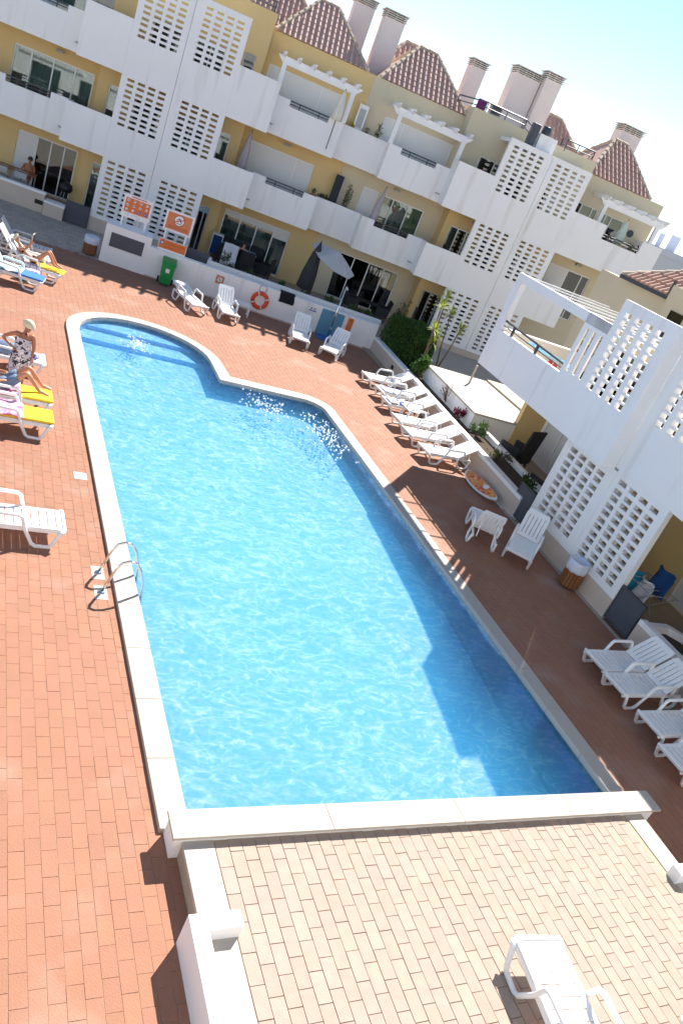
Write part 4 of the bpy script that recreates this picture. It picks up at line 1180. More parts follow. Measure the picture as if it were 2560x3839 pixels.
# no diving sign and the long sign below it
sg = W_thing('no_diving_sign', 'orange sign with a large struck-out diver symbol above the far pool wall', 'sign', 2.29, .15, 1.04)
b = MB(); b.box(-.49, .49, 0, .03, .70, 1.41); part('board', b, M['white2'], sg)
b = MB(); b.box(-.425, .425, -.004, 0, .77, 1.35); part('orange_print', b, M['orange2'], sg)
b = MB(); disc(b, 0, 1.13, .17, -.006, 28); part('symbol', b, M['white2'], sg)
b = MB(); disc(b, 0, 1.13, .182, -.007, 28, .165); part('symbol_ring', b, M['ink'], sg)
b = MB()
b.bar((-.06, -.009, 1.17), (.0, -.009, 1.20), .004, .03); b.bar((0, -.009, 1.2), (.05, -.009, 1.12), .004, .035); b.bar((.05, -.009, 1.12), (.09, -.009, 1.06), .004, .025); disc(b, -.085, 1.15, .02, -.010, 9)
b.bar((-.1, -.009, 1.04), (.1, -.009, 1.02), .004, .02); part('diver', b, M['ink'], sg)
b = MB(); b.bar((-.19, -.012, 1.04), (.19, -.012, 1.22), .004, .032); part('strike_bar', b, M['inkred'], sg)
b = MB()
for z_ in (.90, .86, .82):
    x_ = -.33
    while x_ < .33:
        l_ = r_.uniform(.02, .06); b.box(x_, x_+l_, -.006, -.0042, z_, z_+.02); x_ += l_+.012
part('lettering', b, M['ink_brown'], sg, kind='stuff')
for x_ in (-.36, .36):
    b = MB(); b.box(x_-.03, x_+.03, .031, .065, 0, 1.35); part('post', b, M['white2'], sg)
sg = W_thing('notice_sign', 'long orange notice with a blue round symbol just above the far pool wall', 'sign', 2.29, .10, 1.04)
b = MB(); b.box(-.49, .49, 0, .025, .0, .40); part('board', b, M['white2'], sg)
b = MB(); b.box(-.47, .47, -.004, 0, .07, .385); part('orange_print', b, M['orange'], sg)
b = MB(); disc(b, -.375, .26, .066, -.006, 20); part('symbol', b, M['inkblue'], sg)
b = MB(); disc(b, -.375, .26, .035, -.008, 12); part('symbol_figure', b, M['white2'], sg)
b = MB()
for z_ in (.29, .24, .14):
    x_ = -.26
    while x_ < (.40 if z_ > .2 else .2):
        l_ = r_.uniform(.02, .07); b.box(x_, x_+l_, -.006, -.0042, z_, z_+.025); x_ += l_+.012
part('lettering', b, M['ink_brown'], sg, kind='stuff')
# small plates on the wall
sg = W_thing('wall_plate', 'small orange plate with a white round symbol on the far pool wall', 'sign', 4.18, -.03, .74)
b = MB(); b.box(-.145, .145, 0, .02, -.15, .14); part('plate', b, M['orange2'], sg)
b = MB(); disc(b, 0, 0, .105, -.004, 20); part('symbol', b, M['white2'], sg)
b = MB(); disc(b, 0, 0, .10, -.006, 20, .085); disc(b, -.02, .02, .03, -.006, 8); disc(b, .02, -.03, .025, -.006, 8); part('symbol_figure', b, M['ink'], sg)
sg = W_thing('wall_plate', 'small white plate with two coloured round symbols above a blue strip', 'sign', 7.78, -.03, .82)
b = MB(); b.box(-.16, .16, 0, .02, -.08, .09); part('plate', b, M['white2'], sg)
b = MB(); disc(b, -.07, .03, .045, -.004, 14); part('symbol', b, M['inkgreen'], sg)
b = MB(); disc(b, .07, .03, .045, -.004, 14, .025); part('symbol', b, M['inkred'], sg)
b = MB(); b.box(-.15, .15, -.004, 0, -.07, -.03); part('strip', b, M['inkblue'], sg)
sg = W_thing('depth_sign', 'tall narrow orange sign with stacked white letters right of the shower', 'sign', 9.33, -.03, .56)
b = MB(); b.box(-.11, .11, 0, .02, -.42, .41); part('plate', b, M['orange'], sg)
b = MB()
for k in range(6):
    z_ = .2-.1*k; b.box(-.05, .05, -.004, 0, z_, z_+.015); b.box(-.05, .05, -.004, 0, z_+.05, z_+.065); b.box(-.05 if k % 2 else .035, -.035 if k % 2 else .05, -.004, 0, z_+.016, z_+.049)
part('lettering', b, M['orange2'], sg, kind='stuff')
b = MB(); disc(b, 0, .33, .05, -.005, 12); part('symbol', b, M['ink_brown'], sg)
# lifebuoy
lb = W_thing('lifebuoy', 'orange lifebuoy with white bands hanging on the far pool wall', 'lifebuoy', 5.78, -.07, .50)
def torus_arc(a0, a1, Rr, r, n=10, m=8):
    mb = MB(); mb.tube([(Rr*math.cos(a0+(a1-a0)*k/n), 0, Rr*math.sin(a0+(a1-a0)*k/n)) for k in range(n+1)], r, m, cap=True); return mb
for k in range(4):
    a = PI/2*k+R(25)
    part('ring_segment', torus_arc(a+.07, a+PI/2-.07, .265, .075), M['red'], lb, smooth=True)
    part('white_band', torus_arc(a-.075, a+.075, .265, .077, 3), M['white2'], lb, smooth=True)
b = MB(); b.tube([(-.12, .03, .25), (-.13, .04, .52), (-.02, .06, .55)], .014, 6); b.tube([(.12, .03, .25), (.13, .04, .52), (.02, .06, .55)], .014, 6); part('hanger', b, M['greymetal'], lb)
# towel over the wall
tw = MB()
def tf(u, v):
    x_ = -.29+.58*u; t = v*1.1
    if t < .62: return (x_+.02*math.sin(9*t)-.05*(u-.5)*t, -.025-.02*abs(math.sin(u*9)), -.62+t+.28 if False else -.36+t*.62+.02)
    return (x_, -.02+.3*(t-.62)/.48, .035)
tw.grid(tf, 14, 10)
o = part('towel', tw, M['cloth_black'], None); o.location = Wp(6.72, 0, 1.035); o.rotation_euler = (0, 0, WW)
sd_ = o.modifiers.new('thick', 'SOLIDIFY'); sd_.thickness = .015
tag(o, 'black garment draped over the far pool wall right of the lifebuoy', 'towel')
# shower
sh = W_thing('shower', 'slim steel outdoor shower pole in front of a blue wall panel', 'shower', 8.62, -.28, 0)
b = MB(); b.tube([(0, 0, 0), (0, 0, 1.95)], .028, 8); part('pole', b, M['steel'], sh, True)
b = MB(); b.tube([(0, 0, 1.95), (0, 0, 2.02), (0, -.06, 2.06), (0, -.2, 2.06)], .032, 8); b.lathe([(.03, 0), (.07, -.03), (.07, -.045)], 12, (0, -.2, 2.05)); part('shower_head', b, M['steel'], sh, True)
b = MB(); b.box(-.05, .05, -.05, .05, .9, 1.0); b.box(-.05, .05, -.04, .04, .38, .45); part('tap', b, M['greymetal'], sh)
b = MB(); b.box(-.46, .46, -.45, .25, 0, .035); part('tray', b, M['bluemat'], sh)
b = MB(); b.box(8.14, 9.06, -.016, 0, .02, .99); part('panel', b, M['bluepanel'], pw, label='blue painted splash panel behind the shower')

# bins
gb_ = W_thing('wheelie_bin', 'green wheelie bin standing against the far pool wall', 'bin', 2.33, -.36, 0)
b = MB()
b.faces([(-.18,-.2,.06),(.18,-.2,.06),(.18,.2,.06),(-.18,.2,.06),(-.24,-.27,.78),(.24,-.27,.78),(.24,.27,.78),(-.24,.27,.78)], [(0,3,2,1),(4,5,6,7),(0,1,5,4),(1,2,6,5),(2,3,7,6),(3,0,4,7)])
part('body', b, M['green'], gb_, bevel=.02)
b = MB(); b.faces([(-.26,-.3,.79),(.26,-.3,.79),(.26,.29,.79),(-.26,.29,.79),(-.24,-.26,.86),(.24,-.26,.86),(.24,.29,.92),(-.24,.29,.92)], [(0,3,2,1),(4,5,6,7),(0,1,5,4),(1,2,6,5),(2,3,7,6),(3,0,4,7)]); part('lid', b, M['green'], gb_, bevel=.015)
for x_ in (-.25, .25):
    b = MB(); b.tube([(x_-.03, .2, .1), (x_+.03, .2, .1)], .1, 12); part('wheel', b, M['black'], gb_)
b = MB(); b.tube([(-.2, .31, .84), (.2, .31, .84)], .02, 6); part('handle', b, M['green'], gb_)
b = MB(); b.faces([(-.07,-.252,.48),(.07,-.252,.48),(.07,-.264,.62),(-.07,-.264,.62)], [(0,1,2,3)]); part('sticker', b, M['white2'], gb_)
def litter_bin(label, loc, h):
    t = thing('litter_bin', label, 'bin', loc, 0)
    b = MB(); b.lathe([(.15, 0), (.18, .02), (.18, .06), (.12, .1)], 16); part('base', b, M['black'], t)
    for k in range(18):
        a = 2*PI*k/18
        s = MB(); s.obox((.225*math.cos(a), .225*math.sin(a), h*.42), (-.034*math.sin(a), .034*math.cos(a), 0), (.011*math.cos(a), .011*math.sin(a), 0), (0, 0, h*.34)); part('slat', s, M['wood'], t)
    b = MB(); b.lathe([(.205, .08), (.21, h*.7)], 18); part('liner', b, M['black'], t)
    b = MB(); b.lathe([(.24, h*.60), (.255, h*.68), (.25, h*.92), (.235, h*.99), (.20, h*.97), (.17, h*.80), (.10, h*.72), (.02, h*.70)], 26, fold=.035, nf=9); part('bag', b, M['bag'], t, smooth=True)
    return t
litter_bin('round slatted litter bin with a white liner on the granite paving', (4.02, 29.32, 0.006), .66)
litter_bin('round slatted litter bin with a white liner by the right pierced screen', (13.26, 11.38, 0), .72)

# ------------------------------------------------------------------ planter wall along the right side, gates, patio things
pa, pbv = Vector((14.56, 26.86, 0)), Vector((13.58, 14.42, 0))
pd_ = (pbv-pa).normalized(); pn = Vector((-pd_.y, pd_.x, 0))
if pn.x < 0: pn = -pn
pl = thing('planter', 'long low white planter wall with soil along the right side of the pool deck', 'planter')
def strip(off0, off1, z0, z1, a=pa, b_=pbv):
    p = [a+pn*off0, b_+pn*off0, b_+pn*off1, a+pn*off1]
    mb = MB(); mb.prism([(q.x, q.y) for q in p], z0, z1); return mb
PLH = .62
part('wall', strip(0, .22, -.05, PLH), M['white'], pl)
part('plinth', strip(-.006, 0, 0, PLH-.10), M['skirt'], pl)
part('soil', strip(.221, 1.1, -.05, .5), M['soil'], pl)
part('back_wall', strip(1.1, 1.25, -.05, .66, pa+(pbv-pa)*.28, pbv-pd_*.1), M['white'], pl)
for f in (.20, .73):
    p = pa.lerp(pbv, f)-pn*.012
    b = MB(); b.obox(p+Vector((0, 0, .30)), pd_*.10, pn*.006, Vector((0, 0, .07))); part('vent', b, M['black'], pl)
pl2 = thing('planter', 'short low white planter behind the lower right sun loungers', 'planter')
qa, qb = Vector((13.40, 9.38, 0)), Vector((13.30, 3.5, 0))
part('wall', strip(0, .18, -.05, .66, qa, qb), M['white'], pl2); part('plinth', strip(-.006, 0, 0, .54, qa, qb), M['skirt'], pl2)
b = MB(); b.prism([(13.58, 9.38), (14.25, 9.38), (14.55, 9.0), (14.55, 3.5), (14.40, 3.5), (14.40, 8.95), (14.18, 9.22), (13.58, 9.22)], -.05, .60); part('back_wall', b, M['white'], pl2)
b = MB(); b.prism([(13.58, 9.22), (14.18, 9.22), (14.40, 8.95), (14.40, 3.5), (13.5, 3.5)], -.05, .45); part('soil', b, M['soil'], pl2)
def bl(x_, y_, z_): return OB+Vector((x_*math.cos(BB)-y_*math.sin(BB), x_*math.sin(BB)+y_*math.cos(BB), z_))
for lab, x0, x1 in (('dark slate gate between the planter and the right pierced screen', 3.6, 4.33), ('dark slate gate between the right pierced screen and the lower planter', -.98, -.18)):
    t = thing('gate', lab, 'gate', bl(x0, .0, 0), BB)
    L = x1-x0
    b = MB(); b.box(.04, L-.04, -.03, 0, .12, .88); part('panel', b, M['grey_panel'], t)
    b = MB(); b.box(0, .04, -.045, .012, 0.06, .93); b.box(L-.04, L, -.045, .012, 0.06, .93); b.box(.04, L-.04, -.045, .012, .88, .93); b.box(.04, L-.04, -.045, .012, .07, .12); part('gate_frame', b, M['darkmetal'], t)
ks = MB(); ks.box(-1.2, 4.4, .015, .12, -.02, .012); o = part('kerb_strip', ks, M['granite'], None, kind='structure'); o.location = OB; o.rotation_euler = (0, 0, BB)

# low flat-roofed store in the side garden
st = thing('garden_store', 'low cream store with a flat sunlit roof in the garden beside the wing', 'shed', OB, BB)
b = MB(); b.prism([(12.86, -.95), (8.76, -.80), (8.76, -2.44), (8.915, -2.44), (8.915, -3.51), (12.86, -3.51)], 0, 1.0); part('wall', b, M['white'], st)
b = MB(); b.prism([(12.9, -.91), (8.72, -.76), (8.72, -2.41), (8.905, -2.43), (8.905, -3.515), (12.9, -3.515)], 1.0, 1.06); part('roof', b, M['coping'], st)
b = MB(); b.tube([(11.9, -2.2, 1.06), (11.9, -2.2, 1.75)], .04, 8); part('vent_pipe', b, M['coping'], st)
b = MB(); b.box(12.92, 13.3, -3.2, -1.05, 0, .6); part('step', b, M['skirt'], st)
lk = MB(); lk.prism([(17.0,24.0),(24.0,26.0),(24.0,31.0),(17.0,30.0)], -.05, .25); structure('garden_paving', lk, M['granite'])
lk = MB(); lk.prism([(14.5,14.0),(19.5,14.0),(20,30.5),(14.2,30.5)], -.1, .08); structure('patio_paving', lk, M['tilefloor'])

# armchairs of dark rattan
def armchair(label, loc, rz, group=None, h=.85, m='rattan'):
    t = thing('armchair', label, 'chair', loc, rz, group)
    b = MB(); b.box(-.28, .28, -.28, .28, .2, .42); part('seat', b, M[m], t, bevel=.03)
    b = MB(); b.faces([(-.3,.24,.2),(.3,.24,.2),(.3,.32,.2),(-.3,.32,.2),(-.3,.34,h),(.3,.34,h),(.3,.41,h),(-.3,.41,h)], [(0,3,2,1),(4,5,6,7),(0,1,5,4),(1,2,6,5),(2,3,7,6),(3,0,4,7)]); part('backrest', b, M[m], t, bevel=.025)
    for s in (-1, 1):
        b = MB(); b.box(s*.33-.045, s*.33+.045, -.28, .3, .2, .62); part('armrest', b, M[m], t, bevel=.02)
        for y_ in (-.25, .25):
            b = MB(); b.box(s*.3-.025, s*.3+.025, y_-.025, y_+.025, 0, .21); part('leg', b, M['darkmetal'], t)
    return t
armchair('dark rattan armchair in the shaded patio beside the low cream store', (15.75, 17.9, .1), R(200), 'rattan armchairs', 1.25).scale = (1.25, 1.25, 1.1)
armchair('dark rattan armchair right behind the right pierced screen', (15.35, 15.6, .1), R(190), 'rattan armchairs', 1.15).scale = (1.25, 1.25, 1.1)
def table(name, label, loc, rz, L, Wd, h, mt, ml):
    t = thing(name, label, 'table', loc, rz)
    b = MB(); b.box(-L/2, L/2, -Wd/2, Wd/2, h-.04, h); part('tabletop', b, M[mt], t, bevel=.008)
    for sx in (-1, 1):
        for sy in (-1, 1):
            b = MB(); b.box(sx*(L/2-.06)-.025, sx*(L/2-.06)+.025, sy*(Wd/2-.06)-.025, sy*(Wd/2-.06)+.025, 0, h-.041); part('leg', b, M[ml], t)
    return t
def Ap(s, d, z): return OA+Vector((s*math.cos(AA)-d*math.sin(AA), s*math.sin(AA)+d*math.cos(AA), z))
FZ = .3
table('garden_table', 'wooden table on the left terrace in front of the glass doors', Ap(-3.1, 1.1, FZ), AA, 1.5, .8, .75, 'wood', 'greymetal')
table('garden_table', 'blue-topped table with dark chairs on the middle patio', Ap(5.95, 1.25, FZ), AA, 1.5, .8, .78, 'bluepanel', 'darkmetal')
table('garden_table', 'dark low table on the right patio behind the hedge', Ap(11.9, 1.0, FZ), AA, 1.2, .7, .6, 'rattan', 'darkmetal')
for k, (s, d, rz, lab) in enumerate(((5.4, .62, PI, 'dark chair at the near side of the blue-topped table, next to the draped white cloth'), (6.3, .62, PI, 'dark chair at the near side of the blue-topped table, farther from the white cloth'), (5.5, 1.72, 0, 'dark chair behind the blue-topped table nearer its left end'), (6.75, 1.65, 0, 'dark chair behind the right end of the blue-topped table'), (7.1, .85, R(250), 'dark chair right of the blue-topped table beside the closed parasol'),
    (11.2, .9, R(90), 'dark chair at the left of the low table on the right patio'), (12.6, .95, R(270), 'dark round chair at the right end of the low table near the hedge'))):
    armchair(lab, Ap(s, d, FZ), AA+rz, 'dark patio chairs', .95)
for k, (s, lab) in enumerate(((-3.45, 'light metal chair at the left table nearest the frame edge'), (-2.75, 'light metal chair at the left table nearest the dark gate'))):
    t = thing('metal_chair', lab, 'chair', Ap(s, .55, FZ), AA, 'metal chairs at the left table')
    b = MB(); b.box(-.22, .22, -.2, .2, .43, .46); part('seat', b, M['greymetal'], t)
    b = MB(); b.tube([(-.22, -.2, .45), (-.22, -.24, .88), (.22, -.24, .88), (.22, -.2, .45)], .015, 6); b.box(-.2, .2, -.235, -.22, .6, .82); part('backrest', b, M['greymetal'], t)
    for x_, y_ in ((-.2, -.18), (.2, -.18), (-.2, .18), (.2, .18)):
        b = MB(); b.tube([(x_, y_, .43), (x_*1.1, y_*1.1, 0)], .013, 6); part('leg', b, M['greymetal'], t)
t = thing('barbecue', 'black kettle barbecue on legs by the left ochre wall', 'barbecue', Ap(-1.15, .85, FZ), AA)
b = MB(); b.lathe([(.03, .55), (.2, .62), (.26, .75), (.26, .78), (.22, .9), (.1, .97), (.02, .98)], 18); part('bowl', b, M['black'], t, True)
for k in range(3):
    a = 2*PI*k/3+.5; b = MB(); b.tube([(.15*math.cos(a), .15*math.sin(a), .62), (.28*math.cos(a), .28*math.sin(a), 0)], .014, 6); part('leg', b, M['greymetal'], t)
lt = thing('terrace_wall', 'low beige terrace wall with a white top on the far left', 'wall', OA, AA)
b = MB(); b.box(-9, -1.7, -.12, .08, 0, .70); part('wall', b, M['skirt'], lt)
b = MB(); b.box(-9, -1.68, -.13, .10, .70, .79); part('wall_cap', b, M['white'], lt)
b = MB(); b.box(-2.02, -1.72, -.135, -.12, .3, .46); part('vent', b, M['black'], lt)
lt = thing('terrace_planter', 'small beige planter box with a white top beside the dark gate', 'planter', OA, AA)
b = MB(); b.box(-1.66, -.92, -.3, .25, 0, .48); part('box', b, M['skirt'], lt)
b = MB(); b.box(-1.67, -.91, -.31, .26, .48, .56); part('rim', b, M['white'], lt)
t = thing('gate', 'dark slate gate at the far left beside the pierced screen', 'gate', OA, AA)
b = MB(); b.box(-.88, -.02, -.09, -.05, .04, .82); part('panel', b, M['grey_panel'], t)
b = MB(); b.box(-.91, -.88, -.1, -.03, 0, .85); b.box(-.02, .0, -.1, -.03, 0, .85); part('gate_frame', b, M['darkmetal'], t)

# parasols
def closed_parasol(label, loc, h, m, r=.16, tilt=0, tz=0, z0=.75):
    t = thing('closed_parasol', label, 'parasol', loc, tz, 'closed parasols')
    t.rotation_euler = (0, tilt, tz)
    b = MB(); b.lathe([(r*.75, z0), (r, z0+.04), (r*.9, z0+(h-z0)*.35), (r*.55, z0+(h-z0)*.75), (.03, h-.03), (.015, h)], 24, fold=.13, nf=8); part('canopy', b, M[m], t, True)
    b = MB(); b.tube([(0, 0, 0), (0, 0, h+.06)], .02, 8); part('pole', b, M['rail'], t)
    return t
closed_parasol('furled mauve parasol on the first floor balcony beside the white shutter', Ap(4.98, 1.15, 3.05), 2.5, 'cloth_mauve', .19, .03, AA)
closed_parasol('furled pale pink parasol on the first floor balcony in front of light curtains', Ap(10.8, 1.2, 3.05), 2.45, 'cloth_mauve', .16, .06, AA)
closed_parasol('furled cream parasol under the white pergola of the top floor terrace', Ap(7.95, .62, 6.0), 2.2, 'cloth_cream', .19, 0, AA, 1.1)
closed_parasol('furled pale mint parasol under the pergola at the far right end of the top floor', Ap(21.33, .7, 6.0), 2.05, 'cloth_mint', .22, .05, AA, 1.0)
closed_parasol('furled charcoal parasol on the ground floor patio beside the open grey one', Wp(7.55, 2.0, FZ), 2.65, 'cloth_dark', .3, .03, WW, .75)
op = thing('open_parasol', 'open grey parasol tilted over the ground floor patio', 'parasol', Wp(8.5, 2.2, FZ), WW)
b = MB()
Cc = Vector((0, 0, 2.52)); nrm = Vector((.28, -.25, 1)).normalized()
u_ = nrm.cross(Vector((0, 1, 0))).normalized(); v_ = nrm.cross(u_)
rim = [Cc-nrm*.42+(u_*math.cos(2*PI*k/8)+v_*math.sin(2*PI*k/8))*1.05 for k in range(8)]
for k in range(8): b.poly([Cc, rim[k], rim[(k+1)%8]])
o = part('canopy', b, M['cloth_grey'], op); sd_ = o.modifiers.new('thick', 'SOLIDIFY'); sd_.thickness = .012
for k in range(8):
    b = MB(); b.tube([Cc-nrm*.02, rim[k]-nrm*.02], .012, 5); part('rib', b, M['rail'], op)
b = MB(); b.tube([(0.3, .9, 0), Cc+Vector((0, .05, 0))], .02, 8); part('pole', b, M['rail'], op)

# balcony oddments
t = thing('privacy_screen', 'dark folding screen standing on the first floor balcony', 'screen', Ap(9.08, 1.85, 3.05), AA)
b = MB(); b.box(-.17, .17, -.03, .03, 0, 2.2); part('panel', b, M['cloth_dark'], t); b = MB(); b.box(.18, .21, -.03, .03, 0, 2.15); part('post', b, M['frame_grey'], t)
t = thing('privacy_screen', 'white framed screen on the top floor terrace between the pergolas', 'screen', Ap(9.05, 1.85, 6.0), AA)
b = MB(); b.box(-.2, .2, -.02, .02, .2, 2.05); part('panel', b, M['frame'], t); b = MB(); b.box(-.13, .13, -.03, -.02, 1.2, 1.9); part('inset', b, M['curtain'], t)
t = thing('storage_box', 'purple bag hung on the railing of the roof terrace', 'bag', Ap(13.55, 1.75, 9.6), AA)
b = MB(); b.box(-.2, .2, -.1, .1, 0, .4); part('bag', b, M['purple'], t, bevel=.05)
t = thing('air_conditioner', 'grey air conditioner box on the roof terrace', 'air conditioner', Ap(14.2, 1.8, 9.6), AA)
b = MB(); b.box(-.25, .25, -.15, .15, 0, .42); part('case', b, M['greymetal'], t, bevel=.01)
b = MB(); b.box(-.2, .2, -.16, -.151, .06, .36); part('grille', b, M['darkmetal'], t)
t = thing('cabinet', 'dark grey cabinet standing on the roof edge above the pierced screen', 'cabinet', Ap(15.65, .45, 9.07), AA)
b = MB(); b.box(-.16, .16, -.15, .15, 0, .85); part('case', b, M['darkmetal'], t, bevel=.015); b = MB(); b.box(-.12, .12, -.156, -.15, .06, .78); part('door', b, M['grey_panel'], t)
t = thing('dish', 'dark round pan on the roof beside the white vent', 'tank', Ap(16.2, .6, 9.67), AA)
b = MB(); b.lathe([(.18, 0), (.2, .05), (.18, .3), (.05, .33)], 14); part('tank', b, M['darkmetal'], t, True)

# ------------------------------------------------------------------ sun loungers
def build_lounger(back_deg, mname):
    t = thing('sun_lounger', 'x', 'sun lounger')
    m = M[mname]
    L = 1.12; w_ = .285
    mb = MB()
    hs = [(.13+k*.122, .153+k*.122, -.225, .225) for k in range(8)]
    def sf(a, tt, bq): return (a, bq, .335-.018*math.cos(PI*bq/.6)-tt+ (.0 if a > .1 else -(.1-a)*.12))
    mb.perf(0, L, -w_, w_, 0, .028, hs, lambda a, tt, bq: sf(a, tt, bq))
    part('seat', mb, m, t)
    ca, sa = math.cos(R(back_deg)), math.sin(R(back_deg))
    mb = MB(); hs = [(.09, .60, -.20+k*.096, -.182+k*.096) for k in range(5)]
    mb.perf(0, .72, -w_, w_, 0, .028, hs, lambda a, tt, bq: (L+.01+a*ca+tt*sa*1.0, bq*(1 if a < .66 else .9), .335+a*sa-tt*ca))
    part('backrest', mb, m, t)
    for s in (-1, 1):
        y = s*.315
        mb = MB()
        mb.tube([(.03, s*.29, .325), (.09, y, .27), (.17, y, .06), (.215, y, .02), (.41, y, .02), (.47, y, .06), (.60, y, .30), (.665, y*1.02, .50), (.72, y*1.03, .535), (1.16, y*1.03, .55), (1.22, y*1.02, .53), (1.25, y, .46), (1.27, y*.97, .31)], .031, 7, flat=1.0)
        part('side_frame', mb, m, t, True)
        mb = MB(); mb.tube([(1.08, s*.295, .30), (1.14, y, .12), (1.20, y, .025), (1.42, y, .02), (1.50, y, .08), (1.56, s*.295, .29)], .03, 7); part('rear_leg', mb, m, t, True)
        mb = MB(); mb.box(.0, 1.6, s*.275-.016, s*.275+.016, .255, .31); part('side_rail', mb, m, t)
    mb = MB(); mb.box(0, .05, -.30, .30, .285, .345); part('foot_rail', mb, m, t, bevel=.012)
    if back_deg > 15:
        for s in (-1, 1):
            mb = MB(); px, pz = L+.45*ca, .33+.45*sa-.02
            mb.tube([(px, s*.2, pz), (min(px+.25, 1.58), s*.2, .29)], .013, 6); part('prop', mb, m, t)
    return t
LG = {}
def lounger(label, x_, y_, deg, back=35, z_=0, m='plastic', sc=1.0):
    key = (back, m)
    if key not in LG:
        LG[key] = o = build_lounger(back, m)
    else: o = copy_tree(LG[key])
    o.location = (x_, y_, z_); o.rotation_euler = (0, 0, R(deg)); o['label'] = label; o['group'] = 'white sun loungers round the pool'
    return o
lounger('empty white lounger nearest the hedge in the row along the right planter', 12.42, 22.56, 3, 32)
lounger('white lounger with a blue striped towel, second from the hedge along the planter', 12.44, 21.42, 3, 32)
lounger('white lounger with a crumpled blue and white towel, third from the hedge', 12.25, 20.42, 3, 32)
lounger('empty white lounger fourth from the hedge along the right planter', 12.02, 19.09, 3, 32)
lounger('empty white lounger fifth from the hedge along the right planter', 11.94, 18.17, 3, 32)
lounger('empty white lounger nearest the pizza float in the planter row', 12.0, 17.13, 4, 32)
lounger('white lounger lying almost flat, leftmost at the far pool wall', 7.25, 25.32, 104, 16)
lounger('white lounger beside the small white table under the lifebuoy', 8.33, 25.35, 88, 48)
lounger('white lounger left of the shower in front of the far pool wall', 10.72, 24.62, 74, 48)
lounger('white lounger turned askew right of the shower', 11.62, 24.2, 54, 48)
lounger('empty lounger with a steep backrest nearest the granite paving at top left', 2.62, 27.0, 174, 52, m='plastic_old')
lounger('empty lounger with a steep backrest behind the sunbather with the book', 2.55, 25.95, 170, 52, m='plastic_old')
lounger('white lounger carrying the reading sunbather on a yellow towel', 2.82, 24.72, 165, 48)
lounger('white lounger with a blue cushion and pale towels at top left', 2.24, 23.5, 168, 55)
lounger('white lounger with a dark bag behind the standing woman', 2.02, 17.43, 181, 30)
lounger('white lounger with a yellow cushion under the bent-legged sunbather', 2.06, 15.40, 181, 40)
lounger('white lounger with a yellow cushion and a pink towel', 2.03, 14.44, 181, 40)
lounger('empty white lounger alone on the left deck above the pool ladder', 2.035, 10.82, 181, 35)
lounger('white lounger turned away with its raised back towards the camera, right of the pool', 12.12, 13.8, 240, 58)
lounger('white lounger with a steep slotted back against the right pierced screen', 12.0, 11.92, 46, 58)
lounger('white lounger nearest the dark gate in the lower right row', 11.45, 8.36, 2, 38)
lounger('white lounger second from the dark gate in the lower right row', 11.42, 7.72, 2, 38)
lounger('white lounger third from the dark gate, partly out of the right frame edge', 11.43, 6.75, 2, 38)
lounger('white lounger at the end of the lower right row nearest the terrace', 11.22, 5.98, 2, 38)
lounger('white lounger on the buff brick terrace at the bottom', 6.33, 3.37, 262, 35, .252)
lounger('white lounger on the brick terrace at the bottom right corner', 7.92, 2.34, 264, 35, .252)

def slab_on(name, label, cat, m, x_, y_, deg, a0, a1, w_, z0, z1, group=None, wav=.0, bev=.012):
    mb = MB()
    if wav:
        r0 = random.Random(hash(label) % 1000)
        ph = [r0.random()*6 for _ in range(4)]
        f = lambda u, v, zz: (a0+(a1-a0)*u, (-w_/2+w_*v)*(1+.06*math.sin(7*u+ph[0])), zz+wav*(math.sin(ph[1]+9*u)*math.sin(ph[2]+7*v)+.5*math.sin(ph[3]+17*u+11*v)))
        mb.grid(lambda u, v: f(u, v, z1), 16, 12)
    else: mb.box(a0, a1, -w_/2, w_/2, z0, z1)
    o = part(name, mb, M[m], None, bevel=0 if wav else bev, smooth=bool(wav))
    if wav:
        sd2 = o.modifiers.new('thick', 'SOLIDIFY'); sd2.thickness = .018
    o.location = (x_, y_, 0); o.rotation_euler = (0, 0, R(deg))
    return tag(o, label, cat, group)
slab_on('cushion', 'yellow cushion under the bent-legged sunbather', 'cushion', 'cushion', 2.06, 15.40, 181, .0, 1.1, .56, .338, .385)
slab_on('cushion', 'yellow cushion on the lounger with the pink towel', 'cushion', 'cushion', 2.03, 14.44, 181, .0, 1.1, .56, .338, .385)
slab_on('towel', 'pink and white towel over the head half of a yellow cushion', 'towel', 'towel_pink', 2.03, 14.44, 181, .55, 1.3, .66, .38, .415, wav=.02)
slab_on('towel', 'pink towel edge under the bent-legged sunbather', 'towel', 'towel_pink', 2.06, 15.40, 181, .62, 1.15, .62, .38, .41, wav=.012)
slab_on('towel', 'blue striped towel on the second planter lounger', 'towel', 'towel_stripe', 12.44, 21.42, 3, .15, 1.12, .5, .34, .365, wav=.012)
slab_on('towel', 'crumpled blue and white towel on the third planter lounger', 'towel', 'towel_stripe', 12.25, 20.42, 3, .1, .85, .5, .34, .38, wav=.03)
slab_on('cushion', 'blue cushion on a lounger at top left', 'cushion', 'cushion_blue', 2.24, 23.5, 168, .0, 1.1, .54, .338, .38)
slab_on('towel', 'pale aqua towel hanging over the blue cushion lounger', 'towel', 'towel_aqua', 2.24, 23.5, 168, .6, 1.2, .70, .36, .41, wav=.02)
slab_on('towel', 'yellow towel under the feet of the reading sunbather', 'towel', 'cushion', 2.82, 24.72, 165, -.04, .8, .46, .338, .365, wav=.008)
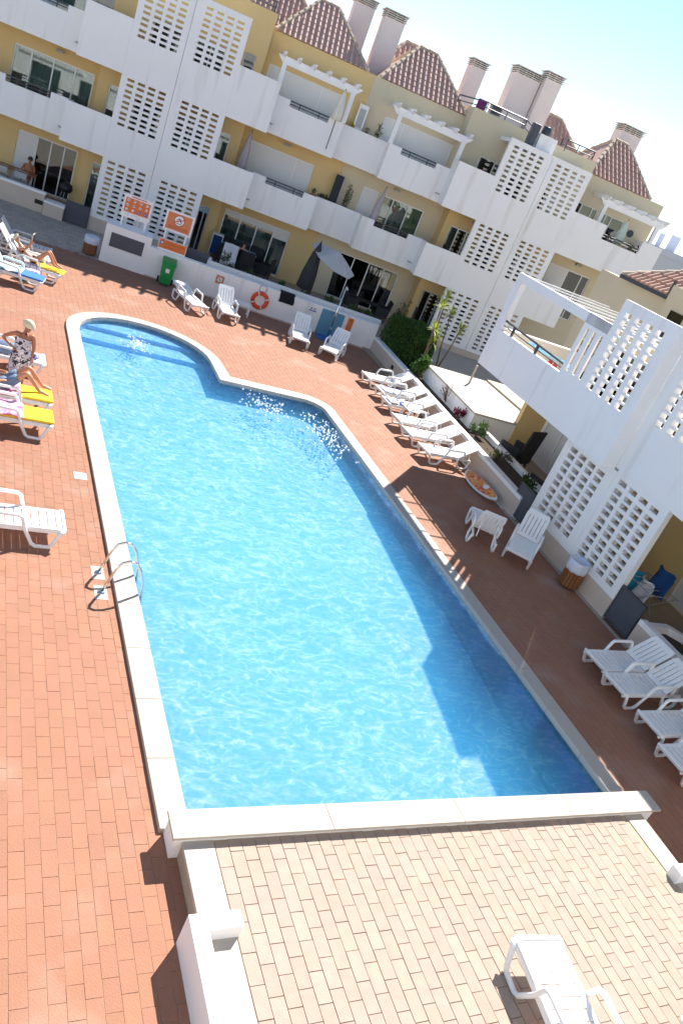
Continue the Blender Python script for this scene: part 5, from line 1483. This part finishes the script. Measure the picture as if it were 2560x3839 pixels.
def on_back(label, m, x_, y_, deg, back, w_, a1=.74):
    mb = MB(); ca, sa = math.cos(R(back)), math.sin(R(back))
    mb.grid(lambda u, v: (1.13+a1*u*ca-.02*sa, (-w_/2+w_*v), .34+a1*u*sa+.022*ca+.008*math.sin(9*v+4*u)), 8, 8)
    o = part('towel', mb, M[m], None, smooth=True); sd2 = o.modifiers.new('thick', 'SOLIDIFY'); sd2.thickness = .02
    o.location = (x_, y_, 0); o.rotation_euler = (0, 0, R(deg)); return tag(o, label, 'towel')
on_back('pale blue towel over the raised back of the blue cushion lounger', 'towel_blue', 2.24, 23.5, 168, 55, .58)
on_back('white towel over the raised back behind the reading sunbather', 'cloth_white', 2.82, 24.72, 165, 48, .58)
bg_ = thing('bag', 'aqua beach bag on the deck at the top left loungers', 'bag', (1.75, 24.15, 0), R(-10))
b = MB(); b.box(-.2, .2, -.1, .1, 0, .26); part('body', b, M['aqua'], bg_, bevel=.06)
bg_ = thing('bag', 'lilac patterned bag beside the reading sunbather', 'bag', (1.95, 24.25, 0), R(-5))
b = MB(); b.box(-.2, .2, -.12, .12, 0, .34); part('body', b, M['towel_lilac'], bg_, bevel=.06); b = MB(); b.tube([(-.12, 0, .3), (-.08, 0, .48), (.08, 0, .48), (.12, 0, .3)], .012, 6); part('handle', b, M['inkblue'], bg_)
bg_ = thing('bag', 'dark clothes heaped on the lounger behind the standing woman', 'clothes', (1.15, 17.45, .35), 0)
b = MB(); b.lathe([(.02, .2), (.16, .16), (.24, .06), (.26, 0)], 16, fold=.12, nf=5); o = part('cloth', b, M['denim'], bg_, True); o.scale = (1.4, .9, 1)
bk = thing('sandals', 'dark sandals on the foot of the lounger behind the standing woman', 'sandals', (1.72, 17.4, .35), R(10))
for s in (-1, 1):
    b = MB(); b.box(-.12, .12, s*.07-.045, s*.07+.045, 0, .03); part('sole', b, M['inkblue'], bk, bevel=.012)
    b = MB(); b.tube([(.03, s*.07-.045, .03), (.04, s*.07, .075), (.03, s*.07+.045, .03)], .014, 6); part('strap', b, M['darkmetal'], bk)
# small white side tables
def side_table(label, loc, rz, L=.5, w_=.45, h=.42):
    t = thing('side_table', label, 'table', loc, rz, 'small white tables')
    b = MB(); b.box(-L/2, L/2, -w_/2, w_/2, h-.03, h); part('tabletop', b, M['plastic'], t, bevel=.012)
    for sx in (-1, 1):
        for sy in (-1, 1):
            b = MB(); b.box(sx*(L/2-.04)-.02, sx*(L/2-.04)+.02, sy*(w_/2-.04)-.02, sy*(w_/2-.04)+.02, 0, h-.031); part('leg', b, M['plastic'], t)
    return t
side_table('small white table below the lifebuoy', (9.2, 27.0, 0), WW)
side_table('small white table between the planter loungers', (13.0, 19.95, 0), R(2), .42, .42, .4)
# pizza float leaning flat against the planter
pz = thing('pool_float', 'orange pizza printed inflatable float lying beside the planter', 'pool float', (13.40, 15.72, .03), R(-87))
b = MB(); n = 28
prof = [(.78*math.cos(2*PI*k/n), .27*math.sin(2*PI*k/n)*(1.0 if math.sin(2*PI*k/n) < 0 else .55)) for k in range(n)]
b.prism(prof, 0, .07); part('body', b, M['white2'], pz, bevel=.025)
b = MB(); b.poly([(x_*.93, y_*.9, .073) for x_, y_ in prof]); part('print', b, M['pizza'], pz)
b = MB(); b.lathe([(.09, .074), (.085, .09), (.02, .094)], 14, (.2, .03, 0)); part('cup_ring', b, M['white2'], pz)
pz.rotation_euler = (R(28), 0, R(-87))
pz.location = (13.32, 15.72, .15)

# pool ladder
ld = thing('pool_ladder', 'stainless steel pool ladder with two arched rails on the left edge', 'ladder', (0, 0, 0))
for y_ in (9.99, 9.50):
    b = MB()
    pts = [(2.525, y_, 0), (2.60, y_, .28), (2.65, y_, .45), (2.71, y_, .555), (2.81, y_, .60), (2.92, y_, .57), (3.0, y_, .46), (3.09, y_, .22), (3.135, y_, -.1), (3.14, y_, -.7)]
    b.tube(pts, .021, 10); part('rail', b, M['steel'], ld, True)
    b = MB(); b.lathe([(.06, 0), (.055, .012), (.03, .03)], 14, (2.525, y_, .002)); part('flange', b, M['steel'], ld, True)
    b = MB(); b.box(2.43, 2.62, y_-.17, y_+.17, -.01, .004); part('base_plate', b, M['coping'], ld)
for k in range(3):
    b = MB(); b.box(3.08, 3.16, 9.51, 9.98, -.18-.22*k, -.15-.22*k); part('tread', b, M['steel'], ld)
sk = MB(); sk.box(2.385, 2.605, 12.84, 13.08, -.01, .006); o = part('skimmer_lid', sk, M['white2'], None); tag(o, 'small white skimmer lid set in the left deck beside the pool', 'lid')
# drying rack with towels in the right patio
dr = thing('drying_rack', 'metal drying rack in the shaded patio behind the second gate', 'drying rack', bl(-.05, -.85, .1), BB)
b = MB()
for x_ in (-.5, -.25, 0, .25, .5): b.tube([(x_, -.4, .88), (x_, .4, .88)], .01, 5)
for y_ in (-.4, .4): b.tube([(-.55, y_, .88), (.55, y_, .88)], .013, 5)
part('top_bars', b, M['greymetal'], dr)
for s in (-1, 1):
    b = MB(); b.tube([(s*.5, -.4, .88), (-s*.3, -.4, 0)], .013, 5); b.tube([(s*.5, .4, .88), (-s*.3, .4, 0)], .013, 5); part('leg', b, M['greymetal'], dr)
def drape(label, m, t0, t1, y0, z0, z1, lean=.06):
    mb = MB()
    mb.grid(lambda u, v: (t0+(t1-t0)*u, y0+.03*math.sin(8*u+3*v)-lean*v*(1 if v < .9 else .2), z0+(z1-z0)*v+.015*math.sin(7*u)), 14, 10)
    o = part('towel', mb, M[m], None, smooth=True); sd2 = o.modifiers.new('thick', 'SOLIDIFY'); sd2.thickness = .015
    o.location = OB; o.rotation_euler = (0, 0, BB)
    return tag(o, label, 'towel')
drape('turquoise towel on the drying rack against the pierced screen', 'cloth_cyan', .18, .52, -.85, .50, 1.04)
drape('white towel on the near side of the drying rack', 'cloth_white', -.26, .17, -.78, .50, 1.04, .10)
drape('navy towel over the back of the drying rack', 'cloth_blue', -.50, .04, -.92, .84, 1.46)
# folded blue airer seen through the bay opening
ar = thing('folding_airer', 'light blue folded clothes airer on the wing balcony behind the railing', 'drying rack', bl(6.1, -.15, 2.99), BB)
b = MB()
for k in range(7): b.tube([(-1.2+.1*k, -.12*k*.5, .95), (1.0+.05*k, -.12*k*.5, .85)], .016, 6)
b.tube([(-1.2, 0, .95), (-.6, -.36, .95)], .018, 6); b.tube([(1.0, 0, .85), (1.3, -.36, .85)], .018, 6)
part('bars', b, mat('airer_blue', (.25, .50, .66), .35), ar)
b = MB(); b.tube([(-.8, 0, .95), (.6, -.1, .0)], .018, 6); b.tube([(.8, -.1, .9), (-.6, 0, .0)], .018, 6); part('leg', b, M['greymetal'], ar)
for k in range(2):
    o = MB(); o.lathe([(.05, 0), (.06, .05), (.05, .1), (.01, .12)], 10); p_ = part('peg_bag', o, M['inkred'], None, True); p_.location = bl(5.5-.22*k, .05, 3.78); tag(p_, ('red peg tub hung left' if k == 0 else 'red peg tub hung right')+' on the blue airer behind the railing', 'tub')
cv = thing('covered_barbecue', 'dark covered barbecue behind the slotted pier on the wing balcony', 'barbecue', bl(5.0, -.9, 2.99), BB)
b = MB(); b.lathe([(.3, 0), (.32, .6), (.28, .9), (.1, 1.05), (.02, 1.07)], 16, fold=.05, nf=6); part('cover', b, M['cloth_dark'], cv, True)
# ------------------------------------------------------------------ plants
def leaf_quad(mb, p, d, n_, L, w_):
    d = d.normalized(); s = d.cross(n_)
    if s.length < 1e-3: s = d.cross(Vector((1, .3, .2)))
    s.normalize()
    mb.poly([p-s*w_*.15, p+d*L*.5-s*w_*.5, p+d*L, p+d*L*.5+s*w_*.5])
def rv(r): 
    while True:
        v = Vector((r.uniform(-1, 1), r.uniform(-1, 1), r.uniform(-1, 1)))
        if .05 < v.length < 1: return v.normalized()
def hedge(label, pts, z0, z1, n, seed):
    r = random.Random(seed)
    t = thing('hedge', label, 'hedge')
    mb = MB()
    c = Vector((sum(p[0] for p in pts)/len(pts), sum(p[1] for p in pts)/len(pts), 0))
    m = len(pts)
    core = [(c.x+(p[0]-c.x)*.86, c.y+(p[1]-c.y)*.86) for p in pts]
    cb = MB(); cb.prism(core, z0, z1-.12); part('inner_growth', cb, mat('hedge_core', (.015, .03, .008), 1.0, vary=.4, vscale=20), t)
    for k in range(n):
        top = r.random() < .34
        if top:
            while True:
                a = r.random(); i_ = r.randrange(m); j_ = (i_+1) % m
                e = Vector((pts[i_][0]+(pts[j_][0]-pts[i_][0])*a, pts[i_][1]+(pts[j_][1]-pts[i_][1])*a, 0))
                f = math.sqrt(r.random()); p = c+(e-c)*f*.97; break
            z = z1-.28*f**7+.05*math.sin(p.x*5)*math.sin(p.y*4)+r.uniform(-.07, .04)
            nn = Vector((0, 0, 1))
        else:
            per = [math.hypot(pts[(i_+1) % m][0]-pts[i_][0], pts[(i_+1) % m][1]-pts[i_][1]) for i_ in range(m)]
            q = r.random()*sum(per); i_ = 0
            while q > per[i_]: q -= per[i_]; i_ += 1
            a = q/per[i_]; j_ = (i_+1) % m
            e = Vector((pts[i_][0]+(pts[j_][0]-pts[i_][0])*a, pts[i_][1]+(pts[j_][1]-pts[i_][1])*a, 0))
            zz = r.random(); z = z0+(z1-z0)*zz
            f = 1-.16*max(0, (zz-.75)/.25)**2+.04*math.sin(z*6+e.x*4)+r.uniform(-.06, .02); p = c+(e-c)*f; nn = (e-c).normalized()
        d = (nn*.9+rv(r)*.9)
        leaf_quad(mb, Vector((p.x, p.y, z)), d, rv(r), r.uniform(.05, .085), r.uniform(.035, .05))
    part('foliage', mb, M['hedge'], t, kind='stuff')
    return t
hedge('dense dark green clipped hedge at the far right corner of the pool deck', [(14.72, 24.15), (15.5, 24.3), (16.2, 25.2), (16.2, 26.8), (14.75, 26.75)], .45, 1.75, 15000, 4)
def shrub(name, label, loc, rx, rz_, n, m, seed, L=.09, w_=.05, group=None, stems=6, mname='shrub', cat='shrub'):
    r = random.Random(seed)
    t = thing(name, label, cat, loc, 0, group)
    mb = MB(); sb = MB()
    tips = []
    for k in range(stems):
        v = rv(r); v.z = abs(v.z)*.8+.3
        tip = Vector((v.x*rx*.8, v.y*rx*.8, v.z*rz_*.85)); tips.append(tip)
        sb.tube([(0, 0, 0), tip*.5+Vector((0, 0, .04)), tip], [.014, .01, .005], 5)
    for k in range(n):
        c = tips[r.randrange(stems)]*r.uniform(.6, 1.08)
        p = c+rv(r)*r.random()*rx*.32
        leaf_quad(mb, p, rv(r)+Vector((0, 0, .35)), rv(r), L*r.uniform(.7, 1.3), w_*r.uniform(.7, 1.2))
    part('stem', sb, M['bark'], t); part('foliage', mb, M[mname], t, kind='stuff')
    return t
pp = lambda f, off: (lambda q: (q.x, q.y, .5))(pa.lerp(pbv, f)+pn*off)
shrub('shrub', 'bright leafy green shrub in the planter just in front of the hedge', pp(.285, .62), .50, .68, 1100, None, 11, .12, .085)
shrub('bare_shrub', 'nearly bare twiggy bush in the planter beside the cream store', pp(.46, .75), .48, .75, 70, None, 12, .06, .04, stems=26, mname='redleaf')
shrub('red_shrub', 'small dark red leaved plant in the planter', pp(.575, .55), .26, .42, 260, None, 13, .09, .05, mname='redleaf')
shrub('shrub', 'light green feathery plant in the planter beside the red leaved one', pp(.66, .75), .30, .55, 380, None, 14, .10, .035)
shrub('shrub', 'low dark green plant at the near end of the planter by the gate', pp(.93, .65), .32, .40, 420, None, 15, .08, .05, mname='hedge')
shrub('dry_shrub', 'low brown dry plants halfway along the planter', pp(.79, .72), .45, .32, 380, None, 16, .08, .03, mname='dry', stems=12)
shrub('shrub', 'green plant in the planter soil at the right frame edge', (14.2, 7.2, .45), .4, .45, 400, None, 17, .12, .05)
def yucca(label, base, heads, seed):
    r = random.Random(seed)
    t = thing('yucca', label, 'yucca', base, 0, 'yuccas in the planter')
    sb = MB(); B0 = Vector(base)
    for h in heads:
        hv = Vector(h)-B0; mid = hv*.5+Vector((r.uniform(-.08, .08), r.uniform(-.05, .05), 0)); sb.tube([(0, 0, 0), mid, hv], [.035, .028, .024], 7)
    part('trunk', sb, M['bark'], t, True)
    for h in heads:
        mb = MB(); hv = Vector(h)-B0
        for k in range(40):
            a = r.uniform(0, 2*PI); e = r.uniform(-.5, 1.3); d = Vector((math.cos(a)*math.cos(e), math.sin(a)*math.cos(e), math.sin(e)))
            L = r.uniform(.30, .50); s = d.cross(Vector((0, 0, 1))).normalized(); w_ = .022
            p0 = hv+d*.03; p1 = hv+d*L*.55+Vector((0, 0, -.005)); p2 = hv+d*L+Vector((0, 0, -.05 if e < .7 else 0))
            mb.poly([p0-s*w_*.6, p1-s*w_, p1+s*w_, p0+s*w_*.6]); mb.poly([p1-s*w_, p2, p1+s*w_])
        part('crown', mb, M['yucca'], t, kind='stuff')
yucca('yellow green yucca with three crowns in front of the hedge', (15.15, 23.9, .5), [(15.45, 24.2, 1.62), (15.30, 24.3, 2.05), (15.35, 24.5, 2.85)], 1)
yucca('taller yellow green yucca with two crowns right of the hedge by the pierced screen', (16.55, 25.0, .4), [(16.75, 24.9, 2.2), (16.35, 25.3, 2.55)], 2)
yucca('slim yucca with dull leaves against the far pierced screen', (16.9, 26.4, .4), [(16.6, 26.4, 2.9), (16.75, 26.3, 1.5)], 3)
# patio and balcony plants
shrub('patio_shrub', 'upright olive shrub behind the far pool wall left of the draped white cloth', Wp(4.35, 1.25, .88), .30, .85, 420, None, 21, .09, .03, mname='dry')
for k, (s, lab) in enumerate(((5.2, 'low plant in the patio planting below the white cloth'), (6.5, 'low plant in the patio planting behind the black garment'), (7.5, 'bushy plant in the patio planting below the closed charcoal parasol'), (8.55, 'low plant in the patio planting behind the shower pole'), (9.6, 'low plant in the patio planting right of the shower pole'), (10.2, 'low plant in the patio planting nearest the hedge'))):
    shrub('patio_plant', lab, Wp(s, 1.2, .86), .30, .38, 300, None, 30+k, .08, .04, 'plants behind the far pool wall', mname='hedge', cat='plant')
shrub('patio_shrub', 'tall dull green plant on the right patio beside the ochre wall', Ap(13.6, .9, .3), .3, 1.5, 300, None, 38, .09, .04, mname='dry', cat='plant')
def potted(label, loc, rx, rz_, n, mname, seed, pm='pot', h=.28):
    t = shrub('potted_plant', label, (loc[0], loc[1], loc[2]+h), rx, rz_, n, None, seed, .08, .04, None, mname=mname, cat='potted plant')
    b = MB(); b.lathe([(.10, -h), (.15, 0), (.13, -.01)], 14); part('pot', b, M[pm], t, True)
potted('tall plant in a dark pot on the first floor balcony beside the dark screen', Ap(9.6, 1.9, 3.05), .28, 1.6, 240, 'hedge', 41, 'black', .55)
potted('bushy dull plant on the top floor terrace beside the white framed screen', Ap(9.75, 1.9, 6.0), .42, 1.6, 520, 'dry', 42, 'black', .3)
potted('small yellow flowering plant on the top floor parapet', Ap(8.5, 1.8, 6.9), .12, .28, 90, 'flower', 43, 'greymetal', .2)
potted('second small yellow flowering plant beside the white framed screen', Ap(8.85, 1.8, 6.85), .10, .22, 70, 'flower', 44, 'greymetal', .2)
potted('red pot with dark plants on the top floor terrace at the far right', Ap(22.45, .45, 6.75), .18, .35, 160, 'redleaf', 45)
potted('dark leafy plant along the parapet of the top floor terrace at the far right', Ap(22.0, .5, 6.75), .3, .3, 200, 'dry', 46, 'black', .2)
potted('small plant with a red pot on the first floor parapet beside the white shutter', Ap(8.1, 1.0, 3.95), .10, .2, 60, 'dry', 47)
potted('low dark plants along the first floor parapet behind the recess', Ap(8.7, 1.85, 3.85), .35, .25, 240, 'dry', 48, 'black', .2)
potted('trailing green plant over the balcony parapet seen through the wing opening', bl(7.9, -2.6, 3.8), .3, .35, 220, 'yucca', 49, 'pot', .2)
potted('leggy bare plant behind the parapet seen through the wing opening', bl(8.6, -3.9, 3.6), .4, 1.1, 120, 'dry', 50, 'black', .3)

# ------------------------------------------------------------------ people
def skin_mesh(name, V_, E_, rad, m, parent, sub=2):
    me = bpy.data.meshes.new(name); me.from_pydata([tuple(v) for v in V_], E_, []); me.materials.append(m)
    o = link(name, me, parent)
    sk = o.modifiers.new('skin', 'SKIN'); sk.use_smooth_shade = True
    lay = me.skin_vertices
    if not lay:
        bm = bmesh.new(); bm.from_mesh(me); bm.verts.layers.skin.verify(); bm.to_mesh(me); bm.free(); lay = me.skin_vertices
    for i_, rr in enumerate(rad):
        lay[0].data[i_].radius = rr if isinstance(rr, tuple) else (rr, rr)
        lay[0].data[i_].use_root = (i_ == 0)
    sb_ = o.modifiers.new('sub', 'SUBSURF'); sb_.levels = sub; sb_.render_levels = sub
    return o
def person(label, loc, J, m, scale=1.0, hands=True):
    """J: dict of joints -> local coordinates. One continuous skinned body; fingers are their own chains rooted in the palm."""
    t = thing('person', label, 'person', loc)
    names = []; V_ = []; rad = []
    def add(n, p, r): names.append(n); V_.append(Vector(p)); rad.append(tuple(x*scale for x in r) if isinstance(r, tuple) else r*scale)
    add('pelvis', J['pelvis'], (.135, .10)); add('waist', J['waist'], (.115, .085)); add('chest', J['chest'], (.135, .095)); add('neckbase', J['neckbase'], (.07, .06)); add('neck', J['neck'], .048)
    add('headlow', J['headlow'], (.058, .066)); add('head', J['head'], (.074, .088)); add('headtop', J['headtop'], (.058, .066))
    E_ = [(0, 1), (1, 2), (2, 3), (3, 4), (4, 5), (5, 6), (6, 7)]
    hand_ends = []
    for s in ('l', 'r'):
        b = len(V_)
        add('sh'+s, J['sh'+s], .052); add('el'+s, J['el'+s], .038); add('wr'+s, J['wr'+s], .024)
        E_ += [(2, b), (b, b+1), (b+1, b+2)]
        w0 = V_[b+2]; fd = (w0-V_[b+1]).normalized()
        if 'hd'+s in J: fd = Vector(J['hd'+s]).normalized()
        add('palm'+s, w0+fd*.07*scale, (.036, .017)); E_.append((b+2, b+3))
        hand_ends.append((w0, fd, V_[b+1], s))
        b = len(V_)
        add('hip'+s, J['hip'+s], .085); add('kn'+s, J['kn'+s], .055); add('an'+s, J['an'+s], .036); 
        ft = Vector(J['ft'+s]); add('ft'+s, V_[b+2].lerp(ft, .55), (.042, .03)); add('toe'+s, ft, (.036, .016))
        E_ += [(0, b), (b, b+1), (b+1, b+2), (b+2, b+3), (b+3, b+4)]
    skin_mesh('body', V_, E_, rad, m, t)
    for w0, fd, el, s in hand_ends:
        sd_ = fd.cross(Vector((0, 0, 1)))
        if sd_.length < .1: sd_ = fd.cross(Vector((0, 1, 0)))
        sd_.normalize(); dn = sd_.cross(fd)
        hb = MB()
        for k in range(4):
            o_ = (k-1.5)*.0185*scale; L = (.066, .075, .07, .055)[k]*scale
            p0 = w0+fd*.075*scale+sd_*o_; p1 = p0+fd*L*.55-dn*.006; p2 = p0+fd*L-dn*.022*scale
            hb.tube([p0-fd*.02, p0, p1, p2], [.0085, .0085, .008, .006], 6)
        p0 = w0+fd*.03*scale+sd_*.03*scale; hb.tube([p0-sd_*.012, p0+fd*.03+sd_*.014, p0+fd*.058+sd_*.012-dn*.012], [.010, .009, .007], 6)
        part('fingers', hb, m, t, True)
    # face
    hd = Vector(J['head']); fwd_ = Vector(J['face']).normalized(); upv = (Vector(J['headtop'])-Vector(J['headlow'])).normalized(); sdv = fwd_.cross(upv).normalized()
    fb = MB(); p = hd+fwd_*.085; fb.faces([p+upv*.02, p-upv*.035-sdv*.014, p-upv*.035+sdv*.014, p-upv*.028+fwd_*.022], [(0, 1, 3), (0, 3, 2), (1, 2, 3)]); part('nose', fb, m, t)
    eb = MB()
    for q in (-1, 1): eb.obox(hd+fwd_*.078+upv*.012+sdv*q*.03, sdv*.012, upv*.006, fwd_*.006)
    part('eyes', eb, M['ink'], t); eb = MB(); eb.obox(hd+fwd_*.076-upv*.058, sdv*.022, upv*.005, fwd_*.006); part('mouth', eb, M['inkred'], t)
    eb = MB()
    for q in (-1, 1): eb.obox(hd+sdv*q*.076-upv*.005, sdv*.006, upv*.028, fwd_*.016)
    part('ears', eb, m, t)
    return t
def hair_cap(t, head, face, m, r=.108, cover=.15, upv=Vector((0, 0, 1)), low=-.045):
    mb = MB(); face = Vector(face).normalized(); n1, n2 = 14, 20
    sd_ = face.cross(upv).normalized(); rr = random.Random(9)
    vs_ = []; 
    for j in range(n1+1):
        ph = PI*.66*j/n1
        for k in range(n2):
            a = 2*PI*k/n2
            d = upv*math.cos(ph)+(face*math.cos(a)+sd_*math.sin(a))*math.sin(ph)
            rad_ = r*(1+.05*math.sin(7*a+4*ph)+rr.uniform(-.02, .02))
            if d.dot(face) > .45 and ph > PI*.28: rad_ = r*.72
            vs_.append(Vector(head)+d*rad_+upv*.012)
    fs = [(j*n2+k, j*n2+(k+1) % n2, (j+1)*n2+(k+1) % n2, (j+1)*n2+k) for j in range(n1) for k in range(n2)]
    mb.faces(vs_, fs); return part('hair', mb, m, t, True)
# standing woman
wj = dict(pelvis=(.0, 0, .86), waist=(-.005, 0, 1.0), chest=(-.01, 0, 1.14), neckbase=(.0, -.01, 1.27), neck=(.015, .0, 1.315), headlow=(.03, .02, 1.355), head=(.04, .04, 1.42), headtop=(.045, .045, 1.485), face=(.55, .8, -.35),
    shl=(-.165, .0, 1.26), ell=(-.40, .04, 1.10), wrl=(-.20, -.06, .97), hdl=(.8, -.3, -.35), shr=(.155, 0, 1.265), elr=(.215, .02, .99), wrr=(.20, -.02, .80), hdr=(0, .1, -1),
    hipl=(-.085, 0, .82), knl=(-.08, .02, .45), anl=(-.075, 0, .08), ftl=(-.08, .14, .03), hipr=(.085, 0, .82), knr=(.10, .03, .45), anr=(.11, .02, .08), ftr=(.13, .16, .03))
wm_ = person('woman standing in a black and white patterned dress with one hand on her hip', (1.40, 16.15, 0), wj, M['skin2'])
hair_cap(wm_, (.04, .04, 1.425), (.55, .8, -.35), M['hair'], .124)
mb = MB()
sec = [(.46, .235, .17, .02), (.60, .215, .155, .015), (.80, .195, .145, .0), (.90, .185, .14, .0), (1.0, .150, .115, -.005), (1.10, .158, .12, -.01), (1.19, .165, .125, -.01)]
nn_ = 26; vs_ = []
for z_, a_, b_, ox in sec:
    for k in range(nn_):
        q = 2*PI*k/nn_; rr_ = 1+(.06*math.sin(5*q) if z_ < .85 else 0)*(0.85-z_)*2
        vs_.append((ox+a_*math.cos(q)*rr_, b_*math.sin(q)*rr_, z_+(.02*math.sin(q*2) if z_ > 1.15 else 0)))
mb.faces(vs_, [(i_*nn_+k, i_*nn_+(k+1) % nn_, (i_+1)*nn_+(k+1) % nn_, (i_+1)*nn_+k) for i_ in range(len(sec)-1) for k in range(nn_)])
part('dress', mb, M['dress'], wm_, True)
# bent-legged sunbather on the yellow cushion (axis towards -x)
mj = dict(pelvis=(.0, 0, .0), waist=(-.17, 0, .04), chest=(-.36, 0, .13), neckbase=(-.50, 0, .22), neck=(-.56, 0, .26), headlow=(-.60, 0, .30), head=(-.66, 0, .34), headtop=(-.71, 0, .38), face=(.4, 0, .9),
    shl=(-.46, -.18, .17), ell=(-.22, -.28, .12), wrl=(-.02, -.20, .14), hdl=(.7, .6, -.1), shr=(-.46, .18, .17), elr=(-.22, .29, .12), wrr=(-.0, .20, .16), hdr=(.7, -.5, -.1),
    hipl=(.06, -.10, .0), knl=(.36, -.15, .37), anl=(.64, -.20, .06), ftl=(.84, -.24, .02), hipr=(.06, .10, .0), knr=(.40, .10, .40), anr=(.70, .12, .06), ftr=(.90, .10, .02))
mp_ = person('sunbather lying with bent knees on a yellow cushioned lounger, denim shorts', (1.13, 15.38, .46), mj, M['skin'])
mb = MB(); mb.lathe([(.12, -.10), (.155, -.02), (.15, .09)], 20); o = part('shorts', mb, M['denim'], mp_, True); o.rotation_euler = (0, PI/2, 0); o.scale = (.85, 1.25, 1)
for s in (-1, 1):
    mb = MB(); mb.tube([(.02, s*.09, .0), (.14, s*.115, .13), (.22, s*.125, .22)], [.115, .10, .092], 12); part('shorts_leg', mb, M['denim'], mp_, True)
hair_cap(mp_, (-.66, 0, .34), (.4, 0, .9), M['hair_dark'], .1, upv=Vector((-.75, 0, .65)).normalized())
# reading sunbather at the top left: local axis rotated with the lounger
rj = dict(mj)
rj.update(shl=(-.42, -.17, .20), ell=(-.24, -.20, .26), wrl=(-.16, -.09, .46), hdl=(.1, .2, 1), shr=(-.42, .17, .20), elr=(-.24, .22, .26), wrr=(-.16, .11, .46), hdr=(.1, -.2, 1),
    chest=(-.34, 0, .17), neckbase=(-.46, 0, .29), neck=(-.51, 0, .34), headlow=(-.55, 0, .38), head=(-.60, 0, .44), headtop=(-.63, 0, .50), face=(.8, 0, .5), knl=(.36, -.07, .38), knr=(.37, .08, .38), anl=(.58, -.07, .05), anr=(.62, .09, .05), ftl=(.77, -.07, .0), ftr=(.80, .10, .0))
rp = person('sunbather lying with raised knees and holding up an open dark book at top left', (1.98, 24.94, .45), rj, M['skin'])
rp.rotation_euler = (0, 0, R(-15))
hair_cap(rp, (-.60, 0, .44), (.8, 0, .5), M['hair'], .1)
mb = MB(); mb.lathe([(.13, -.09), (.145, 0), (.125, .08)], 18); o = part('bikini_bottom', mb, M['cloth_black'], rp, True); o.rotation_euler = (0, PI/2, 0); o.scale = (.8, 1.1, .8)
mb = MB(); mb.lathe([(.12, -.05), (.135, 0), (.125, .05)], 18); o = part('bikini_top', mb, M['cloth_black'], rp, True); o.location = (-.34, 0, .165); o.rotation_euler = (0, R(65), 0); o.scale = (.85, 1.15, 1)
bk = thing('book', 'open dark book held up by the reading sunbather', 'book', (1.90, 25.0, .98), R(-15))
mb = MB(); mb.box(-.012, .012, -.14, .0, 0, .2); mb.box(-.03, -.006, .0, .14, 0, .2); part('cover', mb, M['hair_dark'], bk); mb = MB(); mb.box(-.05, -.03, -.13, .13, .01, .19); part('pages', mb, M['cloth_cream'], bk)
# seated people in the shade of the patios
def sitter(label, loc, rz, m, cloth):
    j = dict(pelvis=(0, 0, .50), waist=(0, -.02, .66), chest=(0, 0, .84), neckbase=(0, .02, 1.0), neck=(0, .03, 1.06), headlow=(0, .05, 1.10), head=(0, .06, 1.17), headtop=(0, .055, 1.24), face=(0, 1, -.15),
        shl=(-.18, 0, .95), ell=(-.24, .12, .72), wrl=(-.10, .36, .76), hdl=(.3, 1, 0), shr=(.18, 0, .95), elr=(.24, .12, .72), wrr=(.10, .36, .76), hdr=(-.3, 1, 0),
        hipl=(-.1, .05, .48), knl=(-.13, .45, .50), anl=(-.13, .48, .10), ftl=(-.13, .64, .04), hipr=(.1, .05, .48), knr=(.13, .45, .50), anr=(.13, .50, .10), ftr=(.13, .66, .04))
    p = person(label, loc, j, m); p.rotation_euler = (0, 0, rz)
    hair_cap(p, (0, .06, 1.175), (0, 1, -.15), M['hair_dark'], .1)
    mb = MB(); mb.lathe([(.15, .45), (.16, .6), (.155, .85), (.13, .94)], 18); o = part('clothing', mb, M[cloth], p, True); o.scale = (1.15, .85, 1)
    return p
sitter('bare-armed person sitting at the table on the far left terrace', Ap(-2.75, 1.75, FZ), AA+PI, M['skin2'], 'skin2')
sitter('person sitting at the blue-topped patio table beside a draped white cloth', Ap(6.05, .45, FZ), AA, M['skin_shade'], 'cloth_black')
mb = MB()
mb.grid(lambda u, v: (-.3+.6*u, -.2-.04*math.sin(9*u)-(.12*v if v > .5 else 0), .95-.85*v), 12, 8); o = part('towel', mb, M['cloth_white'], None, smooth=True); sd2 = o.modifiers.new('thick', 'SOLIDIFY'); sd2.thickness = .015
o.location = Ap(5.55, .25, .42); o.rotation_euler = (0, 0, AA); tag(o, 'white cloth draped over a dark patio chair by the blue-topped table', 'towel')
dr2 = thing('drying_rack', 'white drying rack with dark clothes by the ochre wall of the middle patio', 'drying rack', Ap(4.95, .9, FZ), AA)
mb = MB(); mb.box(-.22, .22, -.25, .25, 1.1, 1.13); mb.box(-.22, -.19, -.02, .02, 0, 1.1); mb.box(.19, .22, -.02, .02, 0, 1.1); part('frame', mb, M['frame'], dr2); mb = MB(); mb.box(-.17, .17, -.03, .03, .3, 1.08); part('clothes', mb, M['cloth_blue'], dr2)
